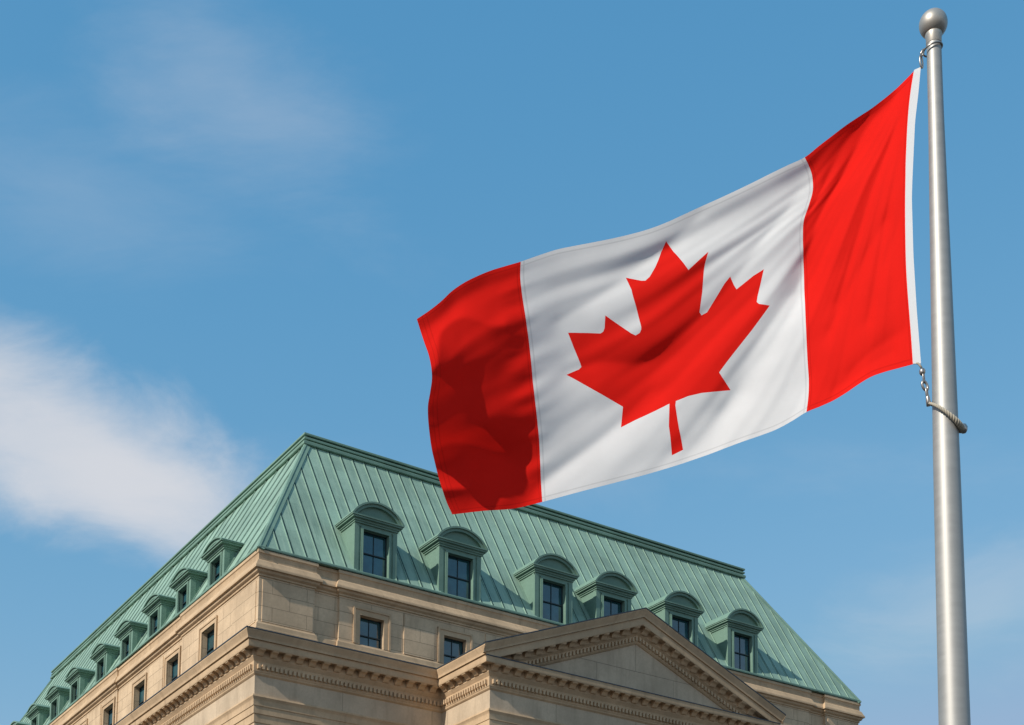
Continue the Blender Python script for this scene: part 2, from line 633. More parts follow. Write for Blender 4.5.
mb = MB()
sweep(mb, ATT, [(-0.6, Z(ZE) + 0.02), (-0.01, Z(ZE) - 0.02), (0.0, Z(26.28)), (0.0, Z(26.17)), (-0.035, Z(26.14)), (-0.05, Z(26.10)), (-0.05, Z(25.86)),
                (-0.02, Z(25.83)), (0.02, Z(25.80)), (0.06, Z(25.72)), (0.11, Z(25.60)), (0.15, Z(25.54)), (0.16, Z(25.50)), (0.16, Z(25.43)),
                (0.06, Z(25.41)), (0.06, Z(25.36)), (0.04, Z(25.31)), (-0.02, Z(25.26)), (-0.06, Z(25.24)), (-0.06, Z(25.16)), (-AW - 0.02, Z(25.14))])
mb.build('coping', M_trim, bld, smooth=25)

# raised panels on the attic wall and window surrounds


def fpanel(u0, u1, z0, z1, v0, d=0.035, b_=0.05):
    mb = MB()
    """raised flat panel on a front wall plane v0 (facing -v), with bevelled rim"""
    mb.strip([[(u0, v0, Z(z0)), (u1, v0, Z(z0)), (u1, v0, Z(z1)), (u0, v0, Z(z1))],
              [(u0 + b_ * .2, v0 - d, Z(z0) + b_ * .2), (u1 - b_ * .2, v0 - d, Z(z0) + b_ * .2), (u1 - b_ * .2, v0 - d, Z(z1) - b_ * .2), (u0 + b_ * .2, v0 - d, Z(z1) - b_ * .2)]], True)
    mb.poly([(u0 + b_ * .2, v0 - d, Z(z0) + b_ * .2), (u1 - b_ * .2, v0 - d, Z(z0) + b_ * .2), (u1 - b_ * .2, v0 - d, Z(z1) - b_ * .2), (u0 + b_ * .2, v0 - d, Z(z1) - b_ * .2)])
    mb.build('attic_panel', M_stone, bld)


def spanel(v0, v1, z0, z1, u0, d=0.035, b_=0.05):
    mb = MB()
    k = b_ * .2
    a = [(u0, v0, Z(z0)), (u0, v1, Z(z0)), (u0, v1, Z(z1)), (u0, v0, Z(z1))]
    c = [(u0 - d, v0 + k, Z(z0) + k), (u0 - d, v1 - k, Z(z0) + k), (u0 - d, v1 - k, Z(z1) - k), (u0 - d, v0 + k, Z(z1) - k)]
    mb.strip([a, c], True)
    mb.poly(c)
    mb.build('attic_panel', M_stone, bld)


FV = 0.03 + AW
fpanel(7.30, 8.93, 23.12, 25.02, FV, 0.05)
fpanel(11.75, 13.4, 23.12, 25.02, FV, 0.05)
fpanel(29.1, 30.4, 23.12, 25.02, FV, 0.05)
fpanel(0.27, 2.70, 23.12, 25.02, AW, 0.03)
fpanel(LU - 2.6, LU - 0.3, 23.12, 25.02, AW, 0.03)
for k in range(9):
    a, c = side_c[k] + 1.35, side_c[k + 1] - 1.35
    spanel(a, c, 23.12, 25.0, side_face((a + c) / 2), 0.045) if k not in (0, 2) else None
spanel(0.35, 2.85, 23.12, 25.0, AW, 0.04)


def window(axis, h, face, depth, parent, cols=2, rows=2, sash=0.042, mid=0.05, name='window', matf=None):
    """sash window in the opening h=(a0,a1,z0,z1) of a wall plane; frame is the part, the glazing its sub-part"""
    a0, a1, z0, z1 = h
    f = MB()

    def bx(aa, ab, za, zb, d0, d1):
        if axis == 'u':
            f.box(aa, ab, face + d0, face + d1, za, zb)
        else:
            f.box(face + d0, face + d1, aa, ab, za, zb)
    d0, d1 = depth - 0.10, depth - 0.02
    bx(a0, a0 + sash, z0, z1, d0, d1)
    bx(a1 - sash, a1, z0, z1, d0, d1)
    bx(a0 + sash, a1 - sash, z1 - sash, z1, d0, d1)
    bx(a0 + sash, a1 - sash, z0, z0 + sash * 1.3, d0, d1)
    zm = (z0 + z1) / 2
    bx(a0 + sash, a1 - sash, zm - mid / 2, zm + mid / 2, d0 - 0.02, d1)
    for c in range(1, cols):
        x = a0 + (a1 - a0) * c / cols
        bx(x - 0.010, x + 0.010, z0 + sash * 1.3, zm - mid / 2, d0 + 0.01, d1)
        bx(x - 0.010, x + 0.010, zm + mid / 2, z1 - sash, d0 + 0.01, d1)
    o = f.build(name, matf or M_sash, parent)
    gl = MB()
    e = depth - 0.05
    if axis == 'u':
        gl.box(a0 + 0.01, a1 - 0.01, face + e, face + e + 0.012, z0 + 0.01, z1 - 0.01)
    else:
        gl.box(face + e, face + e + 0.012, a0 + 0.01, a1 - 0.01, z0 + 0.01, z1 - 0.01)
    gl.build('pane', M_glass, o)
    return o


def surround(axis, h, face, w, parent):
    a0, a1, z0, z1 = h
    s = MB()
    for k, (o0, o1, d) in enumerate(((0.0, w, 0.05), (w * 0.72, w, 0.085))):
        for (aa, ab, za, zb) in ((a0 - o1, a0 - o0, z0 + 0.3, z1 + o1), (a1 + o0, a1 + o1, z0 + 0.3, z1 + o1), (a0 - o0, a1 + o0, z1 + o0, z1 + o1)):
            if axis == 'u':
                s.box(aa, ab, face - d, face + 0.02 - k * 0.03, za, zb)
            else:
                s.box(face - d, face + 0.02 - k * 0.03, aa, ab, za, zb)
    return s.build('surround', M_trim, parent)


for h in FW:
    w = window('u', h, FV, 0.34, bld)
    surround('u', h, FV, 0.34, w)
for h in SW:
    w = window('v', h, side_face(h[0]), 0.34, bld)
    surround('v', h, side_face(h[0]), 0.26, w)

# lower walls, with the entablature's frieze and architrave
mb = MB()
sweep(mb, ENT, [(0.0, Z(20.66)), (0.0, Z(19.80))])
mb.build('frieze', M_band, bld)
mb = MB()
sweep(mb, ENT, [(0.0, Z(19.80)), (0.10, Z(19.78)), (0.12, Z(19.70)), (0.06, Z(19.60)), (0.05, Z(19.55)), (0.05, Z(19.32)), (0.02, Z(19.30)),
                (0.02, Z(18.98)), (-0.02, Z(18.96)), (-0.02, Z(18.60)), (-0.3, Z(18.60))])
mb.build('architrave', M_trim, bld, smooth=25)
mb = MB()
for i in range(3):
    a, b_ = MAIN[i], MAIN[i + 1]
    ia, ib = offset_path(MAIN, -0.06)[i], offset_path(MAIN, -0.06)[i + 1]
    mb.poly([(ia.x, ia.y, 0), (ib.x, ib.y, 0), (ib.x, ib.y, Z(18.95)), (ia.x, ia.y, Z(18.95))])
mb.poly([(LU - 0.06, LV, 0), (0.06, LV, 0), (0.06, LV, Z(26.3)), (LU - 0.06, LV, Z(26.3))])
mb.build('wall', M_stone, bld)
# portico soffit slab and steps
mb = MB()
mb.box(PU0 + 0.25, PU1 - 0.25, PV + 0.25, -0.08, Z(18.55), Z(18.75))
mb.build('portico_ceiling', M_trim, bld)
mb = MB()
for k in range(5):
    mb.box(PU0 - 0.5 - k * 0.3, PU1 + 0.5 + k * 0.3, PV - 0.6 - k * 0.32, -0.08, 0.85 - 0.17 * (k + 1), 0.85 - 0.17 * k)
mb.build('steps', M_trim, bld)


def column(u, v_):
    c = MB()
    c.lathe([(0.0, 0.85), (0.78, 0.85), (0.78, 1.1), (0.72, 1.25), (0.62, 1.4), (0.60, 2.2), (0.58, 7.0), (0.545, 12.0), (0.50, Z(17.7)), (0.53, Z(17.72)), (0.50, Z(17.8))], 32, (u, v_, 0))
    o = c.build('column', M_trim, bld, smooth=40)
    k = MB()
    k.lathe([(0.50, Z(17.8)), (0.60, Z(18.02)), (0.62, Z(18.14)), (0.5, Z(18.2)), (0.0, Z(18.2))], 32, (u, v_, 0))
    k.box(u - 0.66, u + 0.66, v_ - 0.66, v_ + 0.66, Z(18.38), Z(18.60))
    for sx in (-1, 1):          # scrolls
        ring = []
        for q in range(20):
            a = 2 * math.pi * q / 20
            ring.append((u + sx * 0.50 + 0.24 * math.cos(a), v_ - 0.62, Z(18.14) + 0.24 * math.sin(a)))
        k.prism(ring, (0, 1.24, 0))
    k.build('capital', M_trim, o, smooth=40)


for u in np.linspace(PU0 + 0.66, PU1 - 0.66, 6):
    column(float(u), PV + 0.66)

# --- main cornice
mb = MB()
sweep(mb, ENT, [(0.0, Z(22.16)), (0.54, Z(21.985)), (0.57, Z(21.98)), (0.57, Z(21.74)), (0.56, Z(21.70)), (0.55, Z(21.68)), (0.53, Z(21.68)), (0.53, Z(21.72)),
                (0.20, Z(21.72)), (0.20, Z(21.40)), (0.17, Z(21.36)), (0.13, Z(21.28)), (0.10, Z(21.24)), (0.10, Z(21.17)), (0.10, Z(20.80)),
                (0.08, Z(20.78)), (0.07, Z(20.72)), (0.03, Z(20.67)), (0.0, Z(20.65))])
cornice = mb.build('cornice', M_trim, bld, smooth=25)
CY = [(0.0, Z(22.55)), (0.73, Z(22.42)), (0.75, Z(22.40)), (0.75, Z(22.33)), (0.73, Z(22.29)), (0.70, Z(22.22)), (0.66, Z(22.14)), (0.64, Z(22.08)), (0.64, Z(22.0)), (0.54, Z(21.99))]
mb = MB()
sweep(mb, ENT, CY, skip=(3,))
mb.build('cymatium', M_trim, cornice, smooth=25)
mb = MB()
FL = [(0.0, Z(22.575)), (0.73, Z(22.445)), (0.775, Z(22.43)), (0.775, Z(22.385)), (0.752, Z(22.385))]
sweep(mb, ENT, FL, skip=(3,))
FL2 = [(0.05, Z(22.165)), (0.54, Z(22.003)), (0.595, Z(21.995)), (0.595, Z(21.955)), (0.573, Z(21.955))]
mb.build('flashing', M_lead, cornice)
mb = MB()
sweep(mb, ENT[2:6], FL2, skip=(0, 2))
mb.build('flashing', M_lead, cornice)


def dentils(mb, A, B, n_out, base, z0, z1, depth, pitch=0.30, fill=0.60, zf=None):
    """a continuous notched band between plan points A and B; zf adds a rising height for a raking band"""
    A, B, n_out = Vector(A), Vector(B), Vector(n_out)
    d = B - A
    L = d.length
    d.normalize()
    k = max(1, int(round(L / pitch)))
    p = L / k
    xs, outs = [], []
    for i in range(k):
        xs += [i * p + p * (1 - fill) / 2, i * p + p * (1 - fill) / 2, i * p + p * (1 + fill) / 2, i * p + p * (1 + fill) / 2]
        outs += [base, base + depth, base + depth, base]
    xs = [0.0] + xs + [L]
    outs = [base] + outs + [base]
    lo, hi, back0, back1 = [], [], [], []
    for x, o in zip(xs, outs):
        q = A + d * x + n_out * o
        r = A + d * x + n_out * base
        dz = zf(q.x) if zf else 0.0
        lo.append((q.x, q.y, z0 + dz))
        hi.append((q.x, q.y, z1 + dz))
        back0.append((r.x, r.y, z0 + dz))
        back1.append((r.x, r.y, z1 + dz))
    for i in range(len(xs) - 1):
        mb.poly([lo[i], lo[i + 1], hi[i + 1], hi[i]]) if (Vector(lo[i]) - Vector(lo[i + 1])).length > 1e-6 else None
        if outs[i] > base + 1e-6 and outs[i + 1] > base + 1e-6:
            mb.poly([lo[i], lo[i + 1], back0[i + 1], back0[i]])
            mb.poly([hi[i], hi[i + 1], back1[i + 1], back1[i]])


mb = MB()
E_ = [Vector(p) for p in ENT]
for i in range(len(ENT) - 1):
    a, b_ = E_[i], E_[i + 1]
    d = (b_ - a).normalized()
    no = (d.y, -d.x)
    # run from corner to corner, a dentil short at outer corners
    dentils(mb, a, b_, no, 0.102, Z(20.90), Z(21.10), 0.12, pitch=0.205, fill=0.52)
mb.build('dentil_course', M_trim, cornice)


def modillion_mesh():
    k = MB()
    # side outline of a scrolled bracket: x = out, z
    pr = [(0.0, 0.0), (0.325, 0.0), (0.335, -0.04), (0.32, -0.075), (0.28, -0.10), (0.24, -0.105), (0.19, -0.125), (0.14, -0.17), (0.10, -0.225), (0.06, -0.265), (0.02, -0.27), (0.0, -0.26)]
    k.prism([(-0.15, -x, z) for x, z in pr], (0.30, 0, 0))
    # thin cap slab
    k.box(-0.17, 0.17, -0.34, 0.0, -0.025, -0.001)
    bmesh.ops.recalc_face_normals(k.bm, faces=k.bm.faces)
    me = bpy.data.meshes.new('modillion')
    k.bm.to_mesh(me)
    k.bm.free()
    me.materials.append(M_trim)
    return me


MOD = modillion_mesh()
MOD_N = [0]


def modillion(parent, u, v_, z, rotz, slope=0.0):
    o = bpy.data.objects.new('modillion', MOD)
    mtx = Matrix.Translation((u, v_, z)) @ Matrix.Rotation(rotz, 4, 'Z')
    if slope:
        sh = Matrix.Identity(4)
        sh[2][0] = slope
        mtx = mtx @ sh
    o.matrix_local = mtx
    link(o, parent)
    o.matrix_local = mtx
    MOD_N[0] += 1


MS = 0.60
zt = Z(21.715)
for k in range(30):
    modillion(cornice, -0.20, 0.12 + k * MS, zt, -math.pi / 2)
for k in range(15):
    modillion(cornice, 0.10 + k * (8.80 / 14.4), -0.20, zt, 0)
for k in range(6):
    modillion(cornice, PU0 - 0.20, PV + 0.06 + k * 0.67, zt, -math.pi / 2)
for k in range(28):
    modillion(cornice, PU0 + 0.06 + k * (PU1 - PU0 - 0.12) / 27, PV - 0.20, zt, 0)
for k in range(15):
    modillion(cornice, PU1 + 1.0 + k * MS, -0.20, zt, 0)

# --- pediment
UM = (PU0 + PU1) / 2
UL, UR = PU0 - 0.75, PU1 + 0.75
ZL, ZA = Z(22.43), Z(25.99)
SL = (ZA - ZL) / (UM - UL)
ped = MB()
ped.poly([(PU0, PV, Z(22.0)), (PU1, PV, Z(22.0)), (UM, PV, Z(22.0) + (UM - PU0) * SL)])
pediment = ped.build('pediment', M_band, bld)


def top(u):
    return ZL + (u - UL) * SL if u <= UM else ZL + (UR - u) * SL


def rake(prof, name, m, parent, smooth=25, zcut=None):
    r = MB()
    for (u0, u1) in ((UL, UM), (UM, UR)):
        r.strip([[(u0, PV - out, top(u0) + dz) for out, dz in prof], [(u1, PV - out, top(u1) + dz) for out, dz in prof]])
    bm = r.bm
    if zcut is not None:
        bmesh.ops.bisect_plane(bm, geom=bm.verts[:] + bm.edges[:] + bm.faces[:], plane_co=(0, 0, zcut), plane_no=(0, 0, 1), clear_inner=True)
    return r.build(name, m, parent, smooth)


rakec = rake([(0.54, -0.40), (0.57, -0.42), (0.57, -0.72), (0.56, -0.76), (0.55, -0.78), (0.53, -0.78), (0.53, -0.74), (0.20, -0.74), (0.20, -1.03), (0.17, -1.06),
              (0.13, -1.12), (0.10, -1.15), (0.10, -1.47), (0.08, -1.49), (0.06, -1.53), (0.0, -1.56)], 'raking_cornice', M_trim, bld, zcut=Z(22.0))
rake([(0.60, 0.02), (0.73, 0.01), (0.75, 0.0), (0.75, -0.08), (0.73, -0.12), (0.70, -0.20), (0.66, -0.29), (0.64, -0.34), (0.64, -0.405), (0.53, -0.415)], 'cymatium', M_trim, rakec, zcut=Z(21.99))
rake([(0.55, 0.035), (0.73, 0.03), (0.775, 0.025), (0.775, -0.025), (0.752, -0.025)], 'flashing', M_lead, rakec, zcut=Z(21.99))
mb = MB()
dentils(mb, (UL, PV), (UM, PV), (0, -1), 0.102, 0, 0.19, 0.11, pitch=0.205, fill=0.52, zf=lambda u: top(u) - 1.40)
dentils(mb, (UM, PV), (UR, PV), (0, -1), 0.102, 0, 0.19, 0.11, pitch=0.205, fill=0.52, zf=lambda u: top(u) - 1.40)
bm = mb.bm
bmesh.ops.bisect_plane(bm, geom=bm.verts[:] + bm.edges[:] + bm.faces[:], plane_co=(0, 0, Z(22.0)), plane_no=(0, 0, 1), clear_inner=True)
mb.build('dentil_course', M_trim, rakec)
for s in (-1, 1):
    for k in range(13):
        u = UM + s * (0.33 + k * 0.61)
        if top(u) - 1.05 > Z(22.05):
            modillion(rakec, u, PV - 0.20, top(u) - 0.742, 0, -s * SL)
# gable roof of the portico
mb = MB()
for (u0, u1) in ((UL, UM), (UM, UR)):
    mb.poly([(u0, PV - 0.60, top(u0) + 0.012), (u1, PV - 0.60, top(u1) + 0.012), (u1, 0.3, top(u1) + 0.012), (u0, 0.3, top(u0) + 0.012)])
mb.build('portico_roof', M_lead, bld)

# --- mansard roof
SP = 0.655
cap_line = [(RA, LV - RB), (RA, RB), (LU - RA, RB), (LU - RA, LV - RB)]
ridge = [(RA + 0.04, LV - RB - 0.04), (RA + 0.04, RB + 0.04), (LU - RA - 0.04, RB + 0.04), (LU - RA - 0.04, LV - RB - 0.04)]
ZT = 34.44                        # where the slopes run in under the ridge cornice
E0 = 0.015
EA = [(E0, LV), (E0, E0), (LU - E0, E0), (LU - E0, LV)]
mb = MB()
uvs = []
quads = [((0, LV), (0, 0), ridge[0], ridge[1]), ((0, 0), (LU, 0), ridge[1], ridge[2]), ((LU, 0), (LU, LV), ridge[2], ridge[3]), ((LU, LV), (0, LV), ridge[3], ridge[0])]
bm = mb.bm
uvl = bm.loops.layers.uv.new('UVMap')
SLOPES = []
fronts = [(5.80, 1.0), (10.32, 1.06), (15.76, 1.04), (19.51, 1.02), (24.0, 1.03), (28.32, 1.0)]
sides = [5.24, 9.38, 13.35, 17.64, 21.83, 26.6, 30.62, 34.92, 39.4, 43.6]
HOLES = {1: [(u - 0.98 * s, u + 0.98 * s) for u, s in fronts], 0: [(LV - v_ - 0.93, LV - v_ + 0.93) for v_ in sides]}
HY = 1.55                          # the dormers open the roof up to this distance up the slope
for qi, (a, b_, ra, rb) in enumerate(quads):
    A, B, C_, D_ = Vector((*a, Z(ZE))), Vector((*b_, Z(ZE))), Vector((*rb, Z(ZT))), Vector((*ra, Z(ZT)))
    ex = (B - A).normalized()
    nrm = (B - A).cross(D_ - A).normalized()
    if nrm.z < 0:
        nrm = -nrm
    ey = nrm.cross(ex).normalized()
    if ey.z < 0:
        ey = -ey
    SLOPES.append((A, B, C_, D_, ex, ey, nrm))
    cor = [((q - A).dot(ex), (q - A).dot(ey)) for q in (A, B, C_, D_)]
    p2, e2 = [Vector(c) for c in cor], [(0, 1), (1, 2), (2, 3), (3, 0)]
    for (h0, h1) in HOLES.get(qi, []):
        k = len(p2)
        p2 += [Vector(c) for c in ((h0, 0.06), (h1, 0.06), (h1, HY), (h0, HY))]
        e2 += [(k, k + 1), (k + 1, k + 2), (k + 2, k + 3), (k + 3, k)]
    vv, _, ff, _, _, _ = delaunay_2d_cdt(p2, e2, [], 1, 1e-6)
    for fc in ff:
        mx_ = sum(vv[i][0] for i in fc) / len(fc)
        my_ = sum(vv[i][1] for i in fc) / len(fc)
        if 0.06 < my_ < HY and any(h0 < mx_ < h1 for h0, h1 in HOLES.get(qi, [])):
            continue
        f = mb.poly([A + ex * vv[i][0] + ey * vv[i][1] for i in fc])
        for lp in f.loops:
            q = lp.vert.co - A
            lp[uvl].uv = ((q.dot(ex) - (0.33 if qi == 1 else 0.20)) * (1.0 if qi == 1 else 0.5) + 20 * SP, q.dot(ey))
for si, (A, B, C_, D_, ex, ey, nrm) in enumerate(SLOPES):
    if si > 2:
        continue
    L = (B - A).length
    xd, xc = (D_ - A).dot(ex), (C_ - A).dot(ex)
    hgt = (D_ - A).dot(ey)
    sp = SP if si == 1 else SP * 2
    n = int(L / sp)
    off = 0.33 if si == 1 else 0.20
    for k in range(n + 1):
        x = off + k * sp
        if x > L - 0.12:
            break
        y1 = hgt
        if x < xd:
            y1 = hgt * x / xd
        elif x > xc:
            y1 = hgt * (L - x) / (L - xc)
        if x < xd or x > xc:
            y1 -= 0.55
        if y1 < 0.3:
            continue
        y0 = HY + 0.05 if any(h0 - 0.05 < x < h1 + 0.05 for h0, h1 in HOLES.get(si, [])) else 0.02
        p, q = A + ex * x + ey * y0, A + ex * x + ey * (y1 - 0.05)
        s = ex * 0.020
        hh = nrm * 0.03
        lo = nrm * -0.01
        rows = [[c + s * 1.25 + lo, c + s + hh, c - s + hh, c - s * 1.25 + lo] for c in (p, q)]
        V0 = [[bm.verts.new(w) for w in r] for r in rows]
        fs = [bm.faces.new((V0[0][i], V0[0][i + 1], V0[1][i + 1], V0[1][i])) for i in range(3)]
        fs.append(bm.faces.new(V0[0]))
        for f in fs:
            for lp in f.loops:
                w = lp.vert.co - A
                lp[uvl].uv = ((k + 0.5) * SP, w.dot(ey))
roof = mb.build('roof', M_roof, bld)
# hips
def hip(i, j):
    """a folded cover strip over the hip between slope i and the next slope j"""
    B_, C1 = SLOPES[i][1], SLOPES[i][2]
    d = (C1 - B_).normalized()
    n1, n2 = SLOPES[i][6], SLOPES[j][6]
    w1, w2 = n1.cross(d), n2.cross(d)
    if w1.dot(SLOPES[i][4]) > 0:
        w1 = -w1
    if w2.dot(SLOPES[j][4]) < 0:
        w2 = -w2
    k = 0.05
    mid = (n1 + n2) * (k / (1 + n1.dot(n2)))
    rows = []
    for c in (B_ + d * 0.03, C1 - d * 0.02):
        rows.append([c + w1 * 0.24 - n1 * 0.01, c + w1 * 0.24 + n1 * k, c + w1 * 0.05 + n1 * k, c + w1 * 0.04 + n1 * (k + 0.03), c + mid * 1.35, c + w2 * 0.04 + n2 * (k + 0.03), c + w2 * 0.05 + n2 * k, c + w2 * 0.24 + n2 * k, c + w2 * 0.24 - n2 * 0.01])
    mb = MB()
    mb.strip(rows)
    mb.poly(rows[0])
    mb.poly(rows[1])
    mb.build('hip_flashing', M_copper, roof)


hip(0, 1)
hip(1, 2)
hip(3, 0)
# ridge cornice and eave edge
mb = MB()
sweep(mb, cap_line, [(-0.6, Z(35.035)), (0.05, Z(35.03)), (0.075, Z(35.01)), (0.075, Z(34.93)), (0.05, Z(34.91)), (-0.10, Z(34.90)), (-0.10, Z(34.835)), (0.04, Z(34.83)), (0.06, Z(34.81)),
                     (0.06, Z(34.72)), (0.03, Z(34.70)), (-0.09, Z(34.69)), (-0.09, Z(34.63)), (0.07, Z(34.62)), (0.10, Z(34.59)), (0.10, Z(34.46)), (0.07, Z(34.43)), (-0.1, Z(34.42))], closed=True)
mb.poly([(q[0], q[1], Z(35.034)) for q in offset_path(cap_line, -0.55, True)])
mb.build('ridge_cap', M_copper, roof)
mb = MB()
sweep(mb, EA, [(-0.30, Z(ZE) + 0.20), (-0.02, Z(ZE) + 0.16), (0.03, Z(ZE) + 0.13), (0.045, Z(ZE) + 0.07), (0.035, Z(ZE) + 0.022), (-0.2, Z(ZE) + 0.022)])
mb.build('eave_edge', M_copper, roof, smooth=40)


# --- dormers: built at the origin facing -y, base at z=0
def arc_pts(w, base, rise, n=18, tail=0.0):
    """segmental arc from (-w,base) to (w,base)"""
    rr = (w * w + rise * rise) / (2 * rise)
    a0 = math.asin(min(1, w / rr))
    pts = []
    for i in range(n + 1):
        a = -a0 + 2 * a0 * i / n
        pts.append((rr * math.sin(a), base + rr * math.cos(a) - (rr - rise)))
    return pts


DW, DH, DD = 1.08, 2.50, 2.6       # half width, wall height, depth


def make_dormer(name='dormer', width=1.0, pediment_rise=0.62, DH=2.50, o1=2.20, eave=1.0):
    root = empty(name, (0, 0, 0), 0, bld)
    w = DW * width
    ow = 0.66 * width
    o0 = 0.14             # opening sill and head
    b_ = MB()
    wall_grid(b_, 'u', 0.0, -w, w, -0.3, DH, [(-ow, ow, o0, o1)], 0.26, 1)
    b_.poly([(-w, 0, -0.3), (-w, DD, -0.3), (-w, DD, DH), (-w, 0, DH)])
    b_.poly([(w, 0, -0.3), (w, DD, -0.3), (w, DD, DH), (w, 0, DH)])
    b_.build('dormer_wall', M_copper, root)
    c = MB()                        # casing: corner strips, architrave and sill
    for s in (-1, 1):
        x0, x1 = sorted((s * (w + 0.02), s * (w - 0.20)))
        c.box(x0, x1, -0.045, 0.05, -0.25, DH - 0.05)
        x0, x1 = sorted((s * (w + 0.021), s * (w - 0.002)))
        c.box(x0, x1, 0.051, 0.22, -0.25, DH - 0.05)
        x0, x1 = sorted((s * ow, s * (ow + 0.11)))
        c.box(x0, x1, -0.065, 0.03, o0, o1 + 0.11)
        x0, x1 = sorted((s * ow, s * (ow + 0.045)))
        c.box(x0, x1, -0.09, -0.066, o0, o1 + 0.045)
    c.box(-ow, ow, -0.065, 0.03, o1, o1 + 0.11)
    c.box(-ow, ow, -0.09, -0.066, o1, o1 + 0.045)
    c.box(-w - 0.02, w + 0.02, -0.03, 0.03, o1 + 0.125, DH - 0.04)
    c.box(-w - 0.04, w + 0.04, -0.12, 0.03, -0.02, 0.12)
    c.build('casing', M_copper, root)
    h = MB()                        # hood: side cornices with a segmental arch above
    steps = [(0.05, DH - 0.06, DH + 0.02), (0.10, DH + 0.022, DH + 0.12), (0.20 * eave, DH + 0.122, DH + 0.20), (0.25 * eave, DH + 0.202, DH + 0.26)]
    for o, za, zb in steps:
        h.box(-w - o, w + o, -o - 0.05, DD, za, zb)
    zb = DH + 0.262
    W_ = w + 0.27 * eave
    rise = pediment_rise
    for (wo, ro, wi, ri, y0, y1) in ((W_, rise + 0.16, W_ - 0.09, rise + 0.075, -0.30, DD + 0.6), (W_ - 0.092, rise + 0.073, W_ - 0.26, rise - 0.06, -0.22, DD + 0.5)):
        po, pi = arc_pts(wo, zb, ro), arc_pts(wi, zb, ri)
        ring = [(x, y0, z) for x, z in po] + [(x, y0, z) for x, z in pi[::-1]]
        n = len(po)
        for i in range(n - 1):
            h.poly([(po[i][0], y0, po[i][1]), (po[i + 1][0], y0, po[i + 1][1]), (pi[i + 1][0], y0, pi[i + 1][1]), (pi[i][0], y0, pi[i][1])])
            h.poly([(po[i][0], y0, po[i][1]), (po[i + 1][0], y0, po[i + 1][1]), (po[i + 1][0], y1, po[i + 1][1]), (po[i][0], y1, po[i][1])])
            h.poly([(pi[i][0], y0, pi[i][1]), (pi[i + 1][0], y0, pi[i + 1][1]), (pi[i + 1][0], 0.1, pi[i + 1][1]), (pi[i][0], 0.1, pi[i][1])])
    h.build('hood', M_copper, root, smooth=30)
    tmb = MB()
    pi = arc_pts(W_ - 0.255, zb, rise - 0.055)
    tmb.poly([(x, -0.09, z) for x, z in pi])
    tmb.build('tympanum', M_copper, root)
    f = window('u', (-ow, ow, o0, o1), 0.0, 0.26, root, name='window')
    # keep the tree at thing > part > sub-part: the glazing hangs on the dormer itself
    for ch in list(f.children):
        ch.parent = root
    return root


def copy_dormer(src, loc, rotz, sx=1.0, parent=bld):
    r = src.copy()
    COL.objects.link(r)
    r.parent = parent
    r.location = loc
    r.rotation_euler = (0, 0, rotz)
    r.scale = (sx, 1, 1)
    for ch in src.children:
        c = ch.copy()
        COL.objects.link(c)
        c.parent = r
    return r


DZ = Z(26.36)
proto = make_dormer()
for i, (u, sx) in enumerate(fronts):
    if i == 0:
        proto.location = (u, 0.20, DZ)
    else:
        copy_dormer(proto, (u, 0.20, DZ), 0, sx)
proto2 = make_dormer(width=0.90, pediment_rise=0.24, DH=1.58, o1=1.38, eave=1.15)
for i, v_ in enumerate(sides):
    if i == 0:
        proto2.location = (0.20, v_, DZ)
        proto2.rotation_euler = (0, 0, -math.pi / 2)
    else:
        copy_dormer(proto2, (0.20, v_, DZ), -math.pi / 2)

# ------------------------------------------------------------------ flagpole
PX, PY = 2.655, 8.40
pole = empty('flagpole', (PX, PY, GROUND_Z))
tag(pole, 'silver metal flagpole with ball top standing at the right', 'flagpole')
mb = MB()
prof = [(0.0, 0.0), (0.26, 0.0), (0.26, 0.03), (0.20, 0.06), (0.128, 0.10), (0.120, 0.5), (0.1075, 2.5), (0.0915, Z(2.61)), (0.0790, Z(4.30)), (0.0655, Z(5.35)), (0.0480, Z(6.56)),
        (0.0455, Z(7.02)), (0.0455, Z(7.14)), (0.0, Z(7.14))]
mb.lathe(prof, 64)
mb.build('shaft', M_pole, pole, smooth=40)
mb = MB()
rb = 0.088
bp = [(0.0, rb)] + [(rb * math.sin(a), rb * math.cos(a) * (1.0 if a < math.pi / 2 else 0.97)) for a in np.linspace(0.08, math.pi * 0.80, 26)]
bp += [(0.046, -0.070), (0.0455, -0.03)]
mb.lathe([(r, z + Z(7.193)) for r, z in bp], 48)
ball = mb.build('finial_ball', M_ball, pole, smooth=40)
mb = MB()
mb.lathe([(0.0462, Z(7.05)), (0.0485, Z(7.053)), (0.0485, Z(7.10)), (0.054, Z(7.115)), (0.050, Z(7.13)), (0.046, Z(7.135))], 40)
mb.build('collar', M_ball, ball, smooth=40)
# thin ring round the top that holds the flag's upper corner
ring = empty('pole_ring', (PX, PY, 7.02))
tag(ring, 'thin steel ring around the top of the flagpole', 'ring')
mb = MB()
pts = []
for k in range(48):
    a = 2 * math.pi * k / 48
    pts.append((-0.008 + 0.058 * math.cos(a), 0.058 * math.sin(a), 0.016 * math.cos(a) + 0.0))
mb.tube(pts, 0.0055, 8, True)
mb.build('ring_band', M_steel, ring, smooth='all')
mb = MB()
mb.tube([(-0.064, -0.012, -0.012), (-0.078, -0.014, -0.02), (-0.088, -0.014, -0.04), (-0.086, -0.014, -0.062), (-0.076, -0.014, -0.05), (-0.072, -0.012, -0.03)], 0.008, 8)
mb.build('hook', M_steel, ring, smooth='all')


